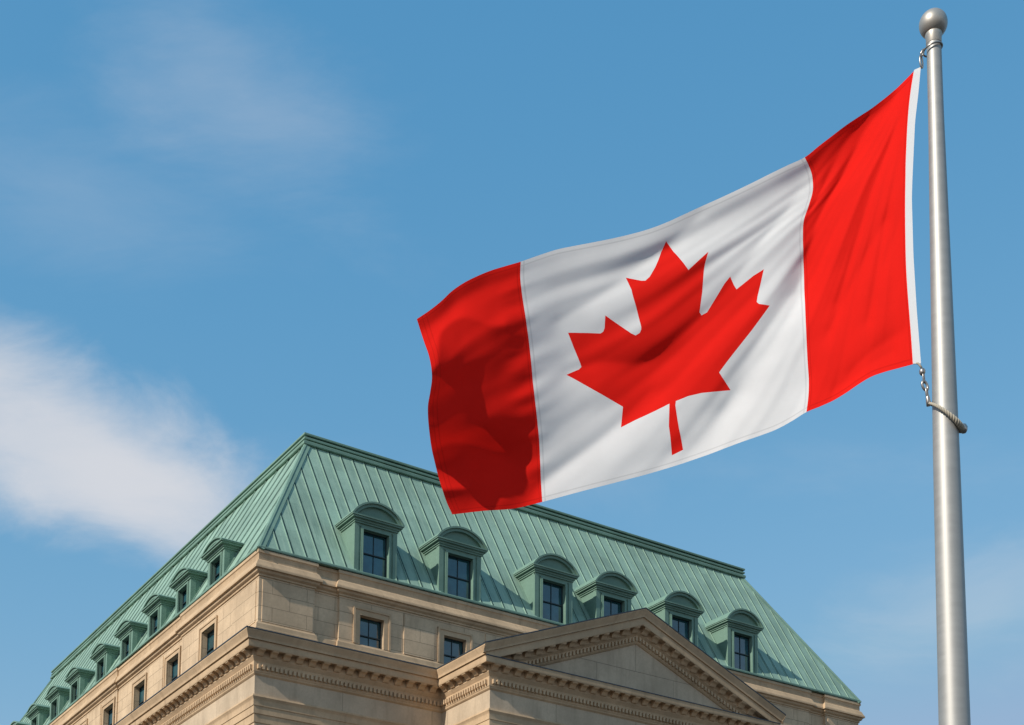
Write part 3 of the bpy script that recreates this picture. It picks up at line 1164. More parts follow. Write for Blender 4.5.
def oval_link(name, c, ang, lx, lz, rad, tilt=0.0):
    """one closed oval link"""
    k = MB()
    pp = []
    for i in range(20):
        a = 2 * math.pi * i / 20
        x, z = lx * math.cos(a), lz * math.sin(a)
        xx, zz = x * math.cos(ang) - z * math.sin(ang), x * math.sin(ang) + z * math.cos(ang)
        pp.append((xx * math.cos(tilt), xx * math.sin(tilt), zz))
    k.tube(pp, rad, 8, True)
    o = k.build(name, M_steel, None, smooth='all')
    o.location = c
    return o


o = oval_link('snap_hook', (2.5685, PY - 0.010, 6.925), 0.1, 0.012, 0.040, 0.006, 0.6)
tag(o, 'small steel snap hook at the upper corner of the flag', 'snap hook', 'steel hooks and links at the corners of the flag')

# lower fastening: cord, hook, links and the wrap round the pole
cordt = MB()
cordt.tube([(2.487, 8.40, 4.908), (2.497, 8.396, 4.902), (2.508, 8.394, 4.888), (2.516, 8.393, 4.872)], 0.0065, 8)
o = cordt.build('cord_loop', M_rope, None, smooth='all')
tag(o, 'short pale cord loop at the lower corner of the flag', 'cord')
k = MB()
k.lathe([(0.0, 0.022), (0.012, 0.02), (0.019, 0.008), (0.018, -0.008), (0.011, -0.02), (0.0, -0.024)], 16)
o = k.build('swivel', M_steel, None, smooth='all')
o.location = (2.520, 8.393, 4.846)
tag(o, 'round steel swivel under the cord loop of the flag', 'swivel')
o = oval_link('snap_hook', (2.5275, 8.392, 4.805), 0.15, 0.010, 0.030, 0.0045, 0.9)
tag(o, 'narrow steel link just below the round swivel', 'snap hook', 'steel hooks and links at the corners of the flag')
o = oval_link('snap_hook', (2.5335, 8.392, 4.755), 0.35, 0.016, 0.030, 0.0085, 0.2)
tag(o, 'thick open steel snap hook halfway down the lower chain', 'snap hook', 'steel hooks and links at the corners of the flag')
o = oval_link('snap_hook', (2.5435, 8.39, 4.703), 0.2, 0.010, 0.032, 0.006, 0.9)
tag(o, 'steel link touching the top of the rope wrap', 'snap hook', 'steel hooks and links at the corners of the flag')
# rope wrap: a loose tilted loop round the shaft with twisted strands
wrap = empty('rope_wrap', (PX, PY, 4.55))
tag(wrap, 'thick twisted rope wrapped slantwise around the flagpole', 'rope')


def wrap_pt(a):
    # a=0 is the right side, pi the left, -pi/2 the camera side
    sn = math.sin(a)
    return Vector((0.096 * math.cos(a) - 0.004, (0.098 if sn < 0 else 0.086) * sn, -0.085 * math.cos(a) + (0.040 if sn < 0 else 0.085) * sn + 0.01))


N = 220
core = [wrap_pt(2 * math.pi * i / N) for i in range(N)]
for st in range(3):
    mb = MB()
    pts = []
    for i in range(N):
        a = 2 * math.pi * i / N
        d = (core[(i + 1) % N] - core[i - 1]).normalized()
        s = d.cross(Vector((0, 0, 1))).normalized()
        t2 = d.cross(s)
        tw = a * 14 + st * 2 * math.pi / 3
        pts.append(core[i] + (s * math.cos(tw) + t2 * math.sin(tw)) * (0.0075 + 0.0035 * math.cos(a)))
    mb.tube(pts, [0.0072 + 0.0026 * math.cos(2 * math.pi * i / N) for i in range(N)] , 8, True)
    mb.build('strand', M_rope, wrap, smooth='all')
mb = MB()
mb.lathe([(0.0, 0.030), (0.016, 0.026), (0.024, 0.010), (0.022, -0.012), (0.014, -0.026), (0.0, -0.03)], 16, (0.104, -0.02, -0.078))
mb.build('stopper', M_steel, wrap, smooth='all')
mb = MB()
mb.tube([(-0.111, -0.01, 0.15), (-0.107, -0.01, 0.125), (-0.104, -0.008, 0.10), (-0.102, -0.004, 0.075)], [0.008, 0.013, 0.014, 0.012], 10)
mb.build('ferrule', M_steel, wrap, smooth='all')

# measured rest shape of the flag: 33 stations along the fly, 17 down the drop
FLAG_NODES = "2.529,8.400,6.874 2.507,8.400,6.749 2.490,8.400,6.623 2.478,8.400,6.498 2.469,8.400,6.372 2.461,8.400,6.247 2.456,8.400,6.123 2.451,8.400,5.999 2.448,8.400,5.875 2.446,8.400,5.752 2.445,8.400,5.629 2.446,8.400,5.506 2.450,8.400,5.384 2.456,8.400,5.263 2.462,8.400,5.142 2.467,8.400,5.021 2.471,8.400,4.901 2.454,8.432,6.820 2.440,8.434,6.700 2.426,8.435,6.579 2.412,8.437,6.457 2.399,8.439,6.337 2.392,8.440,6.216 2.387,8.442,6.095 2.383,8.443,5.975 2.380,8.445,5.855 2.378,8.446,5.735 2.377,8.448,5.616 2.378,8.449,5.497 2.382,8.451,5.378 2.387,8.453,5.260 2.393,8.454,5.143 2.396,8.456,5.025 2.399,8.457,4.908 2.378,8.465,6.766 2.372,8.468,6.651 2.361,8.471,6.534 2.344,8.474,6.417 2.329,8.477,6.301 2.321,8.480,6.184 2.317,8.483,6.067 2.314,8.486,5.951 2.311,8.489,5.834 2.309,8.492,5.718 2.308,8.496,5.602 2.309,8.499,5.487 2.313,8.502,5.372 2.318,8.505,5.257 2.323,8.508,5.143 2.325,8.511,5.029 2.325,8.514,4.915 2.298,8.497,6.716 2.300,8.502,6.607 2.292,8.506,6.493 2.274,8.511,6.379 2.256,8.516,6.267 2.248,8.520,6.153 2.245,8.525,6.039 2.244,8.530,5.925 2.242,8.534,5.812 2.240,8.539,5.699 2.239,8.544,5.586 2.240,8.548,5.473 2.244,8.553,5.360 2.249,8.558,5.248 2.254,8.562,5.137 2.255,8.567,5.025 2.253,8.571,4.914 2.214,8.530,6.672 2.226,8.537,6.566 2.222,8.543,6.453 2.202,8.549,6.342 2.182,8.555,6.233 2.175,8.561,6.120 2.174,8.568,6.008 2.174,8.574,5.896 2.173,8.580,5.784 2.172,8.586,5.672 2.172,8.592,5.561 2.174,8.599,5.450 2.179,8.605,5.339 2.184,8.611,5.228 2.190,8.617,5.117 2.190,8.623,5.007 2.187,8.630,4.897 2.130,8.565,6.628 2.151,8.573,6.524 2.151,8.581,6.413 2.131,8.588,6.304 2.108,8.596,6.197 2.103,8.604,6.085 2.103,8.612,5.974 2.105,8.619,5.864 2.106,8.627,5.753 2.106,8.635,5.642 2.107,8.643,5.532 2.110,8.650,5.422 2.115,8.658,5.312 2.121,8.666,5.202 2.127,8.673,5.092 2.128,8.681,4.983 2.122,8.689,4.873 2.049,8.601,6.580 2.079,8.610,6.480 2.082,8.619,6.371 2.060,8.629,6.264 2.035,8.638,6.160 2.031,8.647,6.050 2.032,8.656,5.941 2.036,8.666,5.832 2.037,8.675,5.723 2.038,8.684,5.614 2.040,8.694,5.505 2.044,8.703,5.396 2.049,8.712,5.288 2.055,8.721,5.179 2.062,8.731,5.071 2.062,8.740,4.963 2.055,8.749,4.855 1.967,8.636,6.531 2.006,8.647,6.435 2.013,8.658,6.329 1.989,8.669,6.225 1.961,8.680,6.124 1.957,8.690,6.017 1.960,8.701,5.910 1.965,8.712,5.803 1.967,8.723,5.696 1.968,8.734,5.590 1.970,8.745,5.483 1.974,8.755,5.377 1.979,8.766,5.271 1.985,8.777,5.164 1.992,8.788,5.058 1.991,8.799,4.952 1.982,8.810,4.846 1.885,8.671,6.480 1.933,8.683,6.389 1.943,8.696,6.285 1.917,8.708,6.185 1.886,8.720,6.087 1.882,8.733,5.983 1.886,8.745,5.879 1.892,8.758,5.774 1.894,8.770,5.670 1.896,8.782,5.566 1.898,8.795,5.462 1.902,8.807,5.358 1.907,8.819,5.254 1.913,8.832,5.150 1.920,8.844,5.046 1.918,8.857,4.943 1.906,8.869,4.839 1.780,8.705,6.448 1.825,8.719,6.356 1.836,8.733,6.253 1.813,8.747,6.153 1.786,8.761,6.055 1.784,8.775,5.951 1.789,8.789,5.847 1.796,8.802,5.743 1.799,8.816,5.639 1.802,8.830,5.535 1.806,8.844,5.431 1.811,8.858,5.327 1.817,8.872,5.223 1.824,8.886,5.119 1.831,8.900,5.015 1.830,8.914,4.911 1.820,8.928,4.807 1.674,8.739,6.413 1.717,8.754,6.321 1.728,8.770,6.219 1.709,8.785,6.119 1.685,8.801,6.022 1.684,8.816,5.919 1.690,8.832,5.816 1.698,8.847,5.712 1.703,8.862,5.609 1.707,8.878,5.506 1.711,8.893,5.402 1.717,8.909,5.299 1.724,8.924,5.195 1.731,8.940,5.092 1.739,8.955,4.988 1.739,8.971,4.884 1.731,8.986,4.781 1.569,8.771,6.375 1.608,8.788,6.284 1.620,8.805,6.183 1.603,8.822,6.085 1.582,8.839,5.990 1.582,8.856,5.888 1.589,8.873,5.787 1.597,8.890,5.685 1.602,8.907,5.583 1.607,8.924,5.482 1.612,8.941,5.380 1.619,8.958,5.278 1.626,8.975,5.176 1.633,8.992,5.073 1.641,9.009,4.971 1.641,9.026,4.869 1.634,9.043,4.767 1.461,8.801,6.337 1.498,8.820,6.247 1.509,8.839,6.149 1.495,8.857,6.052 1.476,8.876,5.958 1.478,8.894,5.858 1.485,8.913,5.759 1.493,8.931,5.659 1.499,8.950,5.559 1.504,8.969,5.459 1.510,8.987,5.359 1.517,9.006,5.259 1.524,9.024,5.158 1.531,9.043,5.058 1.539,9.061,4.957 1.540,9.080,4.856 1.533,9.098,4.755 1.352,8.830,6.301 1.385,8.850,6.212 1.397,8.870,6.115 1.385,8.890,6.020 1.369,8.911,5.927 1.372,8.931,5.829 1.380,8.951,5.731 1.388,8.971,5.632 1.394,8.991,5.534 1.400,9.011,5.435 1.407,9.031,5.336 1.414,9.051,5.237 1.422,9.071,5.138 1.429,9.092,5.038 1.436,9.112,4.939 1.438,9.132,4.839 1.432,9.152,4.739 1.240,8.857,6.265 1.271,8.879,6.177 1.283,8.901,6.081 1.273,8.922,5.988 1.261,8.944,5.896 1.265,8.966,5.799 1.273,8.987,5.702 1.282,9.009,5.605 1.289,9.031,5.508 1.295,9.052,5.410 1.303,9.074,5.312 1.311,9.096,5.214 1.318,9.117,5.116 1.325,9.139,5.018 1.333,9.161,4.919 1.335,9.182,4.820 1.331,9.204,4.721 1.130,8.887,6.228 1.157,8.910,6.141 1.169,8.932,6.046 1.162,8.955,5.954 1.152,8.977,5.862 1.157,9.000,5.767 1.166,9.022,5.672 1.175,9.045,5.575 1.182,9.067,5.479 1.189,9.090,5.383 1.197,9.112,5.286 1.205,9.135,5.189 1.213,9.157,5.092 1.220,9.180,4.995 1.227,9.202,4.897 1.229,9.225,4.799 1.226,9.247,4.701 1.019,8.920,6.193 1.043,8.942,6.106 1.054,8.965,6.012 1.050,8.987,5.920 1.042,9.010,5.829 1.048,9.032,5.735 1.057,9.055,5.640 1.066,9.077,5.545 1.073,9.100,5.449 1.081,9.123,5.354 1.089,9.145,5.258 1.097,9.168,5.162 1.105,9.190,5.066 1.111,9.213,4.969 1.118,9.235,4.872 1.120,9.258,4.775 1.118,9.280,4.677 0.904,8.948,6.163 0.925,8.970,6.075 0.936,8.993,5.982 0.934,9.015,5.890 0.929,9.038,5.799 0.936,9.060,5.705 0.945,9.083,5.611 0.954,9.105,5.517 0.961,9.128,5.422 0.969,9.150,5.327 0.978,9.173,5.231 0.987,9.195,5.136 0.994,9.218,5.040 1.001,9.240,4.944 1.007,9.263,4.847 1.010,9.285,4.750 1.008,9.308,4.654 0.785,8.972,6.141 0.802,8.994,6.052 0.813,9.017,5.959 0.814,9.039,5.867 0.812,9.062,5.776 0.820,9.084,5.682 0.830,9.107,5.588 0.839,9.129,5.493 0.847,9.152,5.398 0.855,9.174,5.303 0.864,9.197,5.208 0.874,9.219,5.113 0.882,9.242,5.017 0.888,9.264,4.920 0.894,9.287,4.824 0.897,9.309,4.727 0.896,9.332,4.630 0.663,8.992,6.122 0.677,9.015,6.032 0.688,9.037,5.939 0.691,9.060,5.847 0.692,9.082,5.755 0.702,9.105,5.661 0.713,9.127,5.567 0.722,9.150,5.472 0.730,9.172,5.377 0.739,9.195,5.282 0.749,9.217,5.187 0.759,9.240,5.091 0.767,9.262,4.995 0.773,9.285,4.898 0.779,9.307,4.802 0.783,9.330,4.705 0.784,9.352,4.608 0.540,9.010,6.106 0.551,9.032,6.015 0.562,9.055,5.921 0.568,9.077,5.829 0.572,9.100,5.736 0.583,9.122,5.642 0.594,9.145,5.547 0.604,9.167,5.452 0.612,9.190,5.357 0.622,9.213,5.261 0.633,9.235,5.166 0.643,9.258,5.070 0.652,9.280,4.973 0.658,9.303,4.876 0.664,9.325,4.779 0.668,9.347,4.682 0.670,9.370,4.584 0.416,9.026,6.090 0.423,9.049,5.998 0.435,9.071,5.904 0.444,9.094,5.810 0.451,9.116,5.717 0.463,9.139,5.623 0.475,9.161,5.528 0.485,9.184,5.432 0.494,9.206,5.336 0.505,9.229,5.240 0.516,9.251,5.144 0.527,9.274,5.048 0.536,9.296,4.951 0.542,9.319,4.853 0.548,9.341,4.756 0.553,9.364,4.658 0.556,9.386,4.560 0.292,9.038,6.069 0.296,9.061,5.976 0.308,9.082,5.880 0.319,9.103,5.786 0.329,9.124,5.691 0.343,9.146,5.596 0.355,9.169,5.501 0.366,9.191,5.405 0.375,9.214,5.309 0.387,9.236,5.213 0.399,9.259,5.117 0.410,9.283,5.021 0.419,9.308,4.925 0.426,9.331,4.827 0.432,9.353,4.729 0.437,9.376,4.631 0.441,9.398,4.533 0.171,9.046,6.031 0.172,9.068,5.937 0.184,9.087,5.841 0.197,9.105,5.745 0.210,9.124,5.649 0.225,9.145,5.555 0.238,9.168,5.460 0.248,9.190,5.365 0.258,9.213,5.269 0.270,9.235,5.174 0.283,9.259,5.079 0.294,9.287,4.986 0.304,9.314,4.892 0.310,9.339,4.796 0.316,9.361,4.698 0.322,9.384,4.601 0.327,9.406,4.503 0.051,9.048,5.986 0.049,9.069,5.891 0.060,9.086,5.795 0.076,9.101,5.697 0.092,9.117,5.600 0.108,9.138,5.506 0.121,9.160,5.413 0.132,9.183,5.319 0.142,9.205,5.224 0.154,9.228,5.130 0.167,9.253,5.036 0.179,9.284,4.946 0.189,9.315,4.855 0.195,9.341,4.761 0.200,9.363,4.664 0.206,9.386,4.567 0.212,9.408,4.470 -0.046,9.045,5.953 -0.044,9.065,5.859 -0.030,9.079,5.761 -0.011,9.090,5.662 0.005,9.103,5.564 0.020,9.122,5.470 0.031,9.145,5.377 0.039,9.167,5.283 0.049,9.190,5.189 0.061,9.212,5.095 0.075,9.239,5.003 0.088,9.274,4.916 0.099,9.310,4.828 0.108,9.337,4.734 0.117,9.360,4.639 0.126,9.382,4.543 0.137,9.405,4.448 -0.142,9.036,5.915 -0.135,9.055,5.822 -0.119,9.066,5.723 -0.098,9.072,5.622 -0.081,9.082,5.523 -0.067,9.101,5.429 -0.058,9.123,5.337 -0.052,9.146,5.244 -0.043,9.168,5.150 -0.031,9.191,5.057 -0.017,9.218,4.967 -0.002,9.259,4.883 0.011,9.299,4.798 0.022,9.328,4.707 0.033,9.351,4.612 0.047,9.373,4.518 0.062,9.396,4.424 -0.234,9.023,5.865 -0.224,9.042,5.774 -0.205,9.049,5.675 -0.182,9.051,5.574 -0.164,9.057,5.475 -0.151,9.074,5.381 -0.145,9.097,5.291 -0.142,9.119,5.200 -0.134,9.142,5.108 -0.121,9.164,5.017 -0.107,9.194,4.929 -0.092,9.239,4.849 -0.078,9.285,4.769 -0.065,9.316,4.681 -0.050,9.338,4.588 -0.034,9.361,4.496 -0.015,9.383,4.405 -0.323,9.009,5.807 -0.309,9.026,5.718 -0.288,9.030,5.620 -0.264,9.027,5.519 -0.245,9.029,5.420 -0.233,9.046,5.329 -0.230,9.068,5.241 -0.230,9.091,5.153 -0.223,9.113,5.064 -0.211,9.136,4.975 -0.197,9.166,4.890 -0.181,9.217,4.816 -0.166,9.269,4.742 -0.151,9.301,4.657 -0.134,9.324,4.568 -0.115,9.346,4.479 -0.091,9.369,4.392 -0.404,8.992,5.736 -0.388,9.009,5.651 -0.365,9.008,5.554 -0.339,9.001,5.455 -0.320,8.999,5.357 -0.310,9.014,5.268 -0.310,9.036,5.183 -0.313,9.059,5.099 -0.307,9.081,5.013 -0.297,9.104,4.928 -0.283,9.136,4.848 -0.268,9.192,4.780 -0.252,9.250,4.712 -0.236,9.284,4.632 -0.217,9.307,4.547 -0.195,9.329,4.462 -0.168,9.352,4.379 -0.474,8.972,5.650 -0.455,8.988,5.568 -0.431,8.983,5.474 -0.404,8.971,5.376 -0.386,8.964,5.280 -0.379,8.978,5.194 -0.382,9.000,5.114 -0.389,9.023,5.033 -0.386,9.045,4.952 -0.377,9.068,4.871 -0.364,9.102,4.796 -0.350,9.164,4.736 -0.335,9.228,4.675 -0.318,9.265,4.601 -0.298,9.287,4.519 -0.274,9.310,4.439 -0.244,9.332,4.361 -0.550,8.951,5.570 -0.528,8.966,5.492 -0.502,8.957,5.399 -0.474,8.939,5.302 -0.456,8.928,5.207 -0.450,8.940,5.124 -0.457,8.963,5.048 -0.467,8.985,4.971 -0.466,9.008,4.893 -0.458,9.030,4.815 -0.447,9.066,4.745 -0.433,9.135,4.691 -0.419,9.205,4.638 -0.400,9.244,4.568 -0.378,9.266,4.491 -0.352,9.289,4.415 -0.320,9.311,4.341 -0.630,8.930,5.497 -0.605,8.944,5.422 -0.577,8.931,5.330 -0.547,8.907,5.233 -0.529,8.892,5.140 -0.524,8.902,5.059 -0.535,8.925,4.985 -0.548,8.947,4.912 -0.548,8.970,4.837 -0.541,8.993,4.762 -0.530,9.030,4.696 -0.518,9.105,4.649 -0.503,9.182,4.602 -0.483,9.223,4.536 -0.459,9.245,4.463 -0.431,9.268,4.391 -0.395,9.290,4.321"
LEAF = [(0.508, 0.0725), (0.5176, 0.1066), (0.5282, 0.1632), (0.537, 0.1967), (0.544, 0.2079), (0.5511, 0.2028), (0.5775, 0.1713), (0.5673, 0.2311), (0.5602, 0.31), (0.5545, 0.3935), (0.5549, 0.4035), (0.5577, 0.4156), (0.5652, 0.421), (0.5722, 0.409), (0.6025, 0.3377), (0.6145, 0.3097), (0.6177, 0.3595), (0.6207, 0.3728), (0.6256, 0.3775), (0.6808, 0.3452), (0.6738, 0.4071), (0.6642, 0.4805), (0.6627, 0.4953), (0.6675, 0.5033), (0.6899, 0.5125), (0.6445, 0.602), (0.596, 0.6967), (0.5993, 0.7434), (0.6016, 0.7792), (0.5751, 0.7641), (0.5676, 0.7608), (0.5127, 0.7391), (0.5158, 0.8292), (0.5131, 0.8997), (0.5109, 0.952), (0.49, 0.9444), (0.4973, 0.8547), (0.5021, 0.7554), (0.5008, 0.7377), (0.4779, 0.7357), (0.4523, 0.7438), (0.3983, 0.777), (0.4183, 0.6903), (0.4005, 0.6574), (0.3535, 0.5768), (0.3187, 0.5121), (0.3392, 0.4871), (0.343, 0.4757), (0.3407, 0.4537), (0.3262, 0.3634), (0.3468, 0.3702), (0.3784, 0.3932), (0.3828, 0.3718), (0.3887, 0.3335), (0.4003, 0.3524), (0.4194, 0.3983), (0.4346, 0.4339), (0.445, 0.4362), (0.4483, 0.4212), (0.4408, 0.3453), (0.4325, 0.1939), (0.4659, 0.2362), (0.4969, 0.1252)]

# ------------------------------------------------------------------ the flag
NS, NTT = 33, 17
FN = np.array([[float(x) for x in q.split(',')] for q in FLAG_NODES.split()]).reshape(NS, NTT, 3)


def crom(P, x):
    """Catmull-Rom through P along axis 0 at positions x in 0..1"""
    n = P.shape[0]
    f = np.clip(x, 0, 1) * (n - 1)
    i = np.clip(f.astype(int), 0, n - 2)
    u = (f - i)[:, None]
    g_ = lambda k: P[np.clip(k, 0, n - 1), np.arange(len(x))] if P.ndim == 3 else P[np.clip(k, 0, n - 1)]
    p0, p1, p2, p3 = g_(i - 1), g_(i), g_(i + 1), g_(i + 2)
    p0 = np.where((i == 0)[:, None], 2 * p1 - p2, p0)
    p3 = np.where((i == n - 2)[:, None], 2 * p2 - p1, p3)
    return 0.5 * (2 * p1 + (p2 - p0) * u + (2 * p0 - 5 * p1 + 4 * p2 - p3) * u ** 2 + (3 * p1 - p0 - 3 * p2 + p3) * u ** 3)


def base_surf(S, T):
    n = len(S)
    f = np.clip(T, 0, 1) * (NTT - 1)
    rows = np.empty((NS, n, 3))
    for k in range(NS):
        rows[k] = crom(FN[k], T)
    return crom(rows, S)


# folds: each is a polyline in flag coordinates (fly 0..1, drop 0..1), a depth in metres and the
# distances over which the cloth rises away from it on its two sides
CRE = {'C1': [(0.0343, 0.0179), (0.1308, 0.092), (0.2314, 0.3551), (0.2611, 0.516)],
       'C2': [(0.2739, 0.1114), (0.2964, 0.1744), (0.3756, 0.3437), (0.449, 0.447), (0.5395, 0.5414), (0.6306, 0.4953), (0.6838, 0.499)],
       'C3': [(0.5469, 0.6682), (0.6411, 0.8104), (0.7435, 0.9212)],
       'C4': [(0.0517, 0.4663), (0.1935, 0.7323)],
       'C4b': [(0.0145, 0.8767), (0.1485, 0.9315)],
       'C5': [(0.445, 0.0321), (0.5375, 0.1202), (0.6215, 0.2236), (0.6926, 0.2879)],
       'C6': [(0.2542, 0.4268), (0.3304, 0.6194), (0.4113, 0.8467)],
       'C7': [(0.3821, 0.8113), (0.4772, 0.963)],
       'F1': [(0.8004, 0.2382), (0.8356, 0.2214), (0.8962, 0.1349), (0.9596, 0.1338), (0.9842, 0.2548)],
       'F2': [(1.0052, 0.6805), (0.946, 0.6685), (0.8335, 0.7701)],
       'F3': [(0.9171, 0.8064), (0.936, 0.8789), (1.0058, 0.8659)],
       'C8': [(0.0249, 0.1421), (0.0844, 0.3279), (0.1386, 0.5357), (0.1706, 0.6427)],
       'C9': [(0.0024, 0.474), (0.0519, 0.615), (0.0979, 0.7886)],
       'C10': [(0.0441, 0.9384), (0.1222, 0.9577), (0.1834, 0.9581)],
       'C11': [(0.1051, 0.0164), (0.1937, 0.0911), (0.24, 0.2091)]}
#        depth, reach on the upper side, reach on the lower side, softness
FOLD = {'C1': (0.115, 0.075, 0.14, 0.008), 'C2': (0.088, 0.13, 0.17, 0.012), 'C3': (0.070, 0.12, 0.13, 0.008),
        'C4': (0.030, 0.035, 0.05, 0.008), 'C4b': (0.030, 0.04, 0.05, 0.008), 'C5': (0.056, 0.11, 0.10, 0.010),
        'C6': (0.055, 0.06, 0.10, 0.026), 'C7': (0.036, 0.05, 0.08, 0.024),
        'F1': (-0.030, 0.06, 0.05, 0.008), 'F2': (0.062, 0.09, 0.09, 0.008), 'F3': (-0.034, 0.05, 0.06, 0.008),
        'C8': (0.032, 0.035, 0.055, 0.008), 'C9': (0.022, 0.03, 0.04, 0.008), 'C10': (0.024, 0.04, 0.04, 0.008), 'C11': (0.030, 0.035, 0.045, 0.008)}


def poly_dist(S, T, pl):
    X, Y = S * 2.0, T
    best = np.full(len(S), 9.0)
    side = np.ones(len(S))
    P = [(a * 2.0, b) for a, b in pl]
    # densify with a smooth curve
    Q = np.array(P)
    m_ = np.linspace(0, 1, len(Q))
    xs = np.linspace(0, 1, 40)
    D = crom(Q, xs)
    for a, b in zip(D[:-1], D[1:]):
        d = b - a
        L2 = (d ** 2).sum()
        u = np.clip(((X - a[0]) * d[0] + (Y - a[1]) * d[1]) / L2, 0, 1)
        ex, ey = X - a[0] - u * d[0], Y - a[1] - u * d[1]
        r = np.hypot(ex, ey)
        c = d[0] * ey - d[1] * ex
        k = r < best
        best = np.where(k, r, best)
        side = np.where(k, np.clip(c / (np.sqrt(L2) * r + 1e-9), -1, 1), side)
    return best, side


def folds(S, T):
    h = np.zeros(len(S))
    for k, pl in CRE.items():
        amp, wu, wl, eps = FOLD[k]
        amp *= 1.0 if k[0] == 'F' else 0.74
        r, side = poly_dist(S, T, pl)
        # with image axes (x left along the fly, y down) side<0 is above the line
        w = (wu + wl) / 2 + (wl - wu) / 2 * side
        rr = np.sqrt(r * r + eps * eps) - eps
        h -= amp * np.exp(-(rr / w) ** 1.05)
    # long soft streaks that fan out of the upper hoist corner, and small puckers along the fly seam
    X, Y = S * 2.0 + 0.05, T + 0.04
    ang = np.arctan2(Y, X)
    rad = np.hypot(X, Y)
    for i in range(len(S)):
        a, q = ang[i], rad[i]
        s1 = noise.noise((a * 9.0 + 0.6 * q, q * 0.9, 1.7))
        s2 = noise.noise((a * 26.0, q * 1.6, 5.3))
        s3 = noise.noise((X[i] * 5.0 + T[i] * 2.0, T[i] * 11.0 - X[i] * 3.0, 2.2))
        h[i] += (0.021 * s1 * min(1.0, q * 1.6) + 0.0075 * s2 * min(1.0, q * 1.5) + 0.005 * s3 * min(1, S[i] * 4))
        d = (S[i] - 0.765) / 0.035
        h[i] += 0.010 * math.exp(-d * d) * noise.noise((S[i] * 10, T[i] * 22.0, 7.7)) * (1 if 0.1 < T[i] < 0.9 else 0.4)
        e = (S[i] - 0.9) / 0.16
        h[i] += 0.020 * max(0.0, 1 - e * e) * noise.noise((S[i] * 9.0 + 2.0, T[i] * 4.5, 3.1))
    fade = np.clip(S / 0.05, 0, 1)
    return h * fade * (2 - fade)


def surf(S, T):
    S = np.asarray(S, float)
    T = np.asarray(T, float)
    e = 2e-3
    P = base_surf(S, T)
    a = base_surf(np.clip(S + e, 0, 1), T) - base_surf(np.clip(S - e, 0, 1), T)
    b = base_surf(S, np.clip(T + e, 0, 1)) - base_surf(S, np.clip(T - e, 0, 1))
    n = np.cross(a, b)
    n /= np.linalg.norm(n, axis=1)[:, None]
    n = np.where((n[:, 1] > 0)[:, None], -n, n)
    # the cloth is blown mostly level, so its folds push out between level and the local normal
    m_ = np.array([0.0, -0.86, -0.51])
    n = 0.25 * n + 0.75 * m_
    return P + n * folds(S, T)[:, None]


flag = empty('flag', (2.49, 8.40, 4.90))
tag(flag, 'red and white Canadian maple leaf flag flying from the silver pole', 'flag')
NU, NV = 220, 110
pts, edges = [], []
for i in range(NU + 1):
    for j in range(NV + 1):
        pts.append((i / NU * 2.0, j / NV))
# leaf outline, densified
outline = []
for (a, b) in zip(LEAF, LEAF[1:] + LEAF[:1]):
    n = max(1, int(math.hypot((b[0] - a[0]) * 2, b[1] - a[1]) / 0.012))
    for k in range(n):
        outline.append((2 * (a[0] + (b[0] - a[0]) * k / n), a[1] + (b[1] - a[1]) * k / n))
OX = np.array(outline)
# drop grid points too close to the outline
keep = []
for (x, y) in pts:
    if 0.55 < x < 1.45 and np.min((OX[:, 0] - x) ** 2 + (OX[:, 1] - y) ** 2) < 0.003 ** 2:
        continue
    keep.append((x, y))
pts = keep
n0 = len(pts)
pts += outline
edges = [(n0 + k, n0 + (k + 1) % len(outline)) for k in range(len(outline))]
vco, _, faces, _, _, _ = delaunay_2d_cdt([Vector(p) for p in pts], edges, [], 0, 1e-6)
S = np.array([v_[0] / 2.0 for v_ in vco])
T = np.array([v_[1] for v_ in vco])
P3 = surf(S, T)
# surface normals for every vertex, shared by all four cloth pieces so that seams shade evenly
tri = np.array([f for f in faces if len(f) == 3])
fn = np.cross(P3[tri[:, 1]] - P3[tri[:, 0]], P3[tri[:, 2]] - P3[tri[:, 0]])
VN = np.zeros_like(P3)
for k in range(3):
    np.add.at(VN, tri[:, k], fn)
VN /= np.linalg.norm(VN, axis=1)[:, None]
if VN[:, 1].mean() > 0:
    VN = -VN
    tri = tri[:, ::-1]


def in_leaf(x, y):
    c = False
    n = len(OX)
    j = n - 1
    for i in range(n):
        if (OX[i, 1] > y) != (OX[j, 1] > y) and x < (OX[j, 0] - OX[i, 0]) * (y - OX[i, 1]) / (OX[j, 1] - OX[i, 1]) + OX[i, 0]:
            c = not c
        j = i
    return c


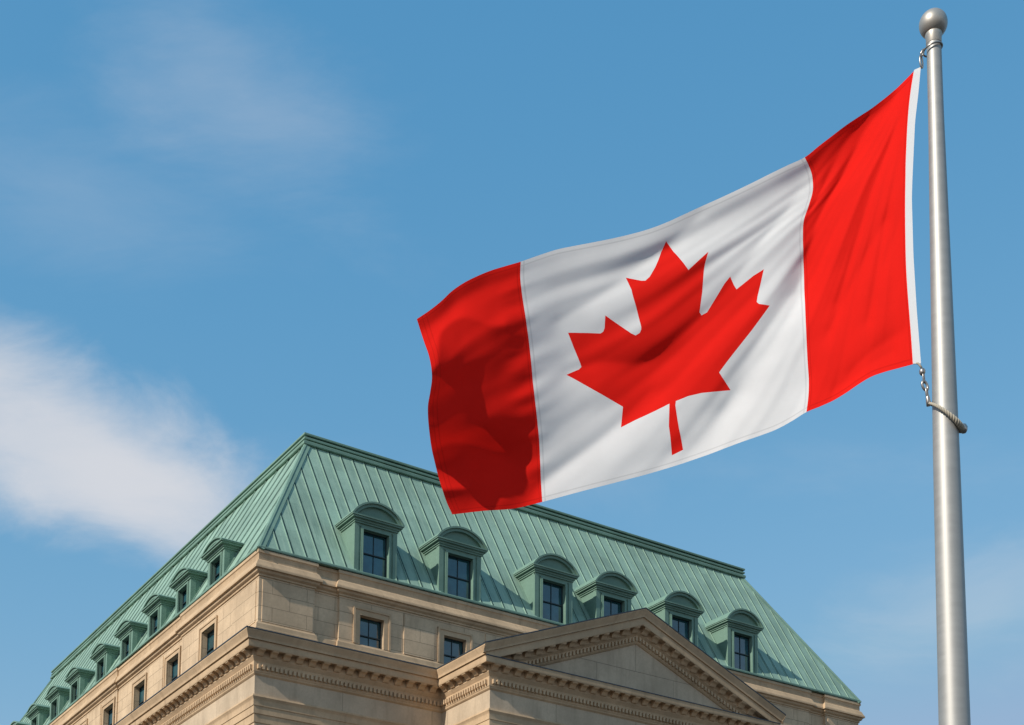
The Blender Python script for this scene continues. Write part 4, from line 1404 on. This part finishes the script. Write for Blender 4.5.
groups = {'hoist': [], 'field': [], 'leaf': [], 'fly': []}
for f in tri:
    s, t_ = S[f].mean(), T[f].mean()
    if s < 0.25:
        groups['hoist'].append(f)
    elif s > 0.75:
        groups['fly'].append(f)
    elif 0.3 < s < 0.7 and in_leaf(2 * s, t_):
        groups['leaf'].append(f)
    else:
        groups['field'].append(f)
ORI = np.array(flag.location)


def cloth(name, fl, m):
    idx = sorted({int(v_) for f in fl for v_ in f})
    re = {v_: k for k, v_ in enumerate(idx)}
    me = bpy.data.meshes.new(name)
    me.from_pydata([tuple(P3[i] - ORI) for i in idx], [], [[re[int(v_)] for v_ in f] for f in fl])
    uv = me.uv_layers.new(name='UVMap')
    for lp in me.loops:
        uv.data[lp.index].uv = (S[idx[lp.vertex_index]] * 2.0, T[idx[lp.vertex_index]])
    for p in me.polygons:
        p.use_smooth = True
    me.normals_split_custom_set_from_vertices([tuple(VN[i]) for i in idx])
    me.materials.append(m)
    return link(bpy.data.objects.new(name, me), flag)


cloth('red_band', groups['hoist'], M_red)
cloth('white_field', groups['field'], M_white)
cloth('maple_leaf', groups['leaf'], M_red)
cloth('red_band', groups['fly'], M_red)
# canvas heading along the hoist, a folded strip a few millimetres thick
hx = np.array([(2.566, 6.893), (2.547, 6.72), (2.520, 6.519), (2.492, 6.111), (2.486, 5.990), (2.486, 5.621), (2.497, 5.256), (2.514, 4.902)])
mb = MB()
uvl = mb.bm.loops.layers.uv.new('UVMap')
rows = []
for k in range(41):
    t_ = k / 40
    inner = base_surf(np.array([0.0]), np.array([t_]))[0]
    z = 6.893 + (4.902 - 6.893) * t_
    x = np.interp(-z, -hx[:, 1], hx[:, 0])
    x = max(x, inner[0] + 0.02)
    i2 = inner + np.array([-0.004, 0, 0])
    rows.append([Vector((i2[0], 8.396, i2[2])) - flag.location, Vector((x, 8.394, z)) - flag.location, Vector((x, 8.400, z)) - flag.location, Vector((i2[0], 8.404, i2[2])) - flag.location])
mb.strip(rows, True)
mb.build('heading', M_canvas, flag, smooth=40)
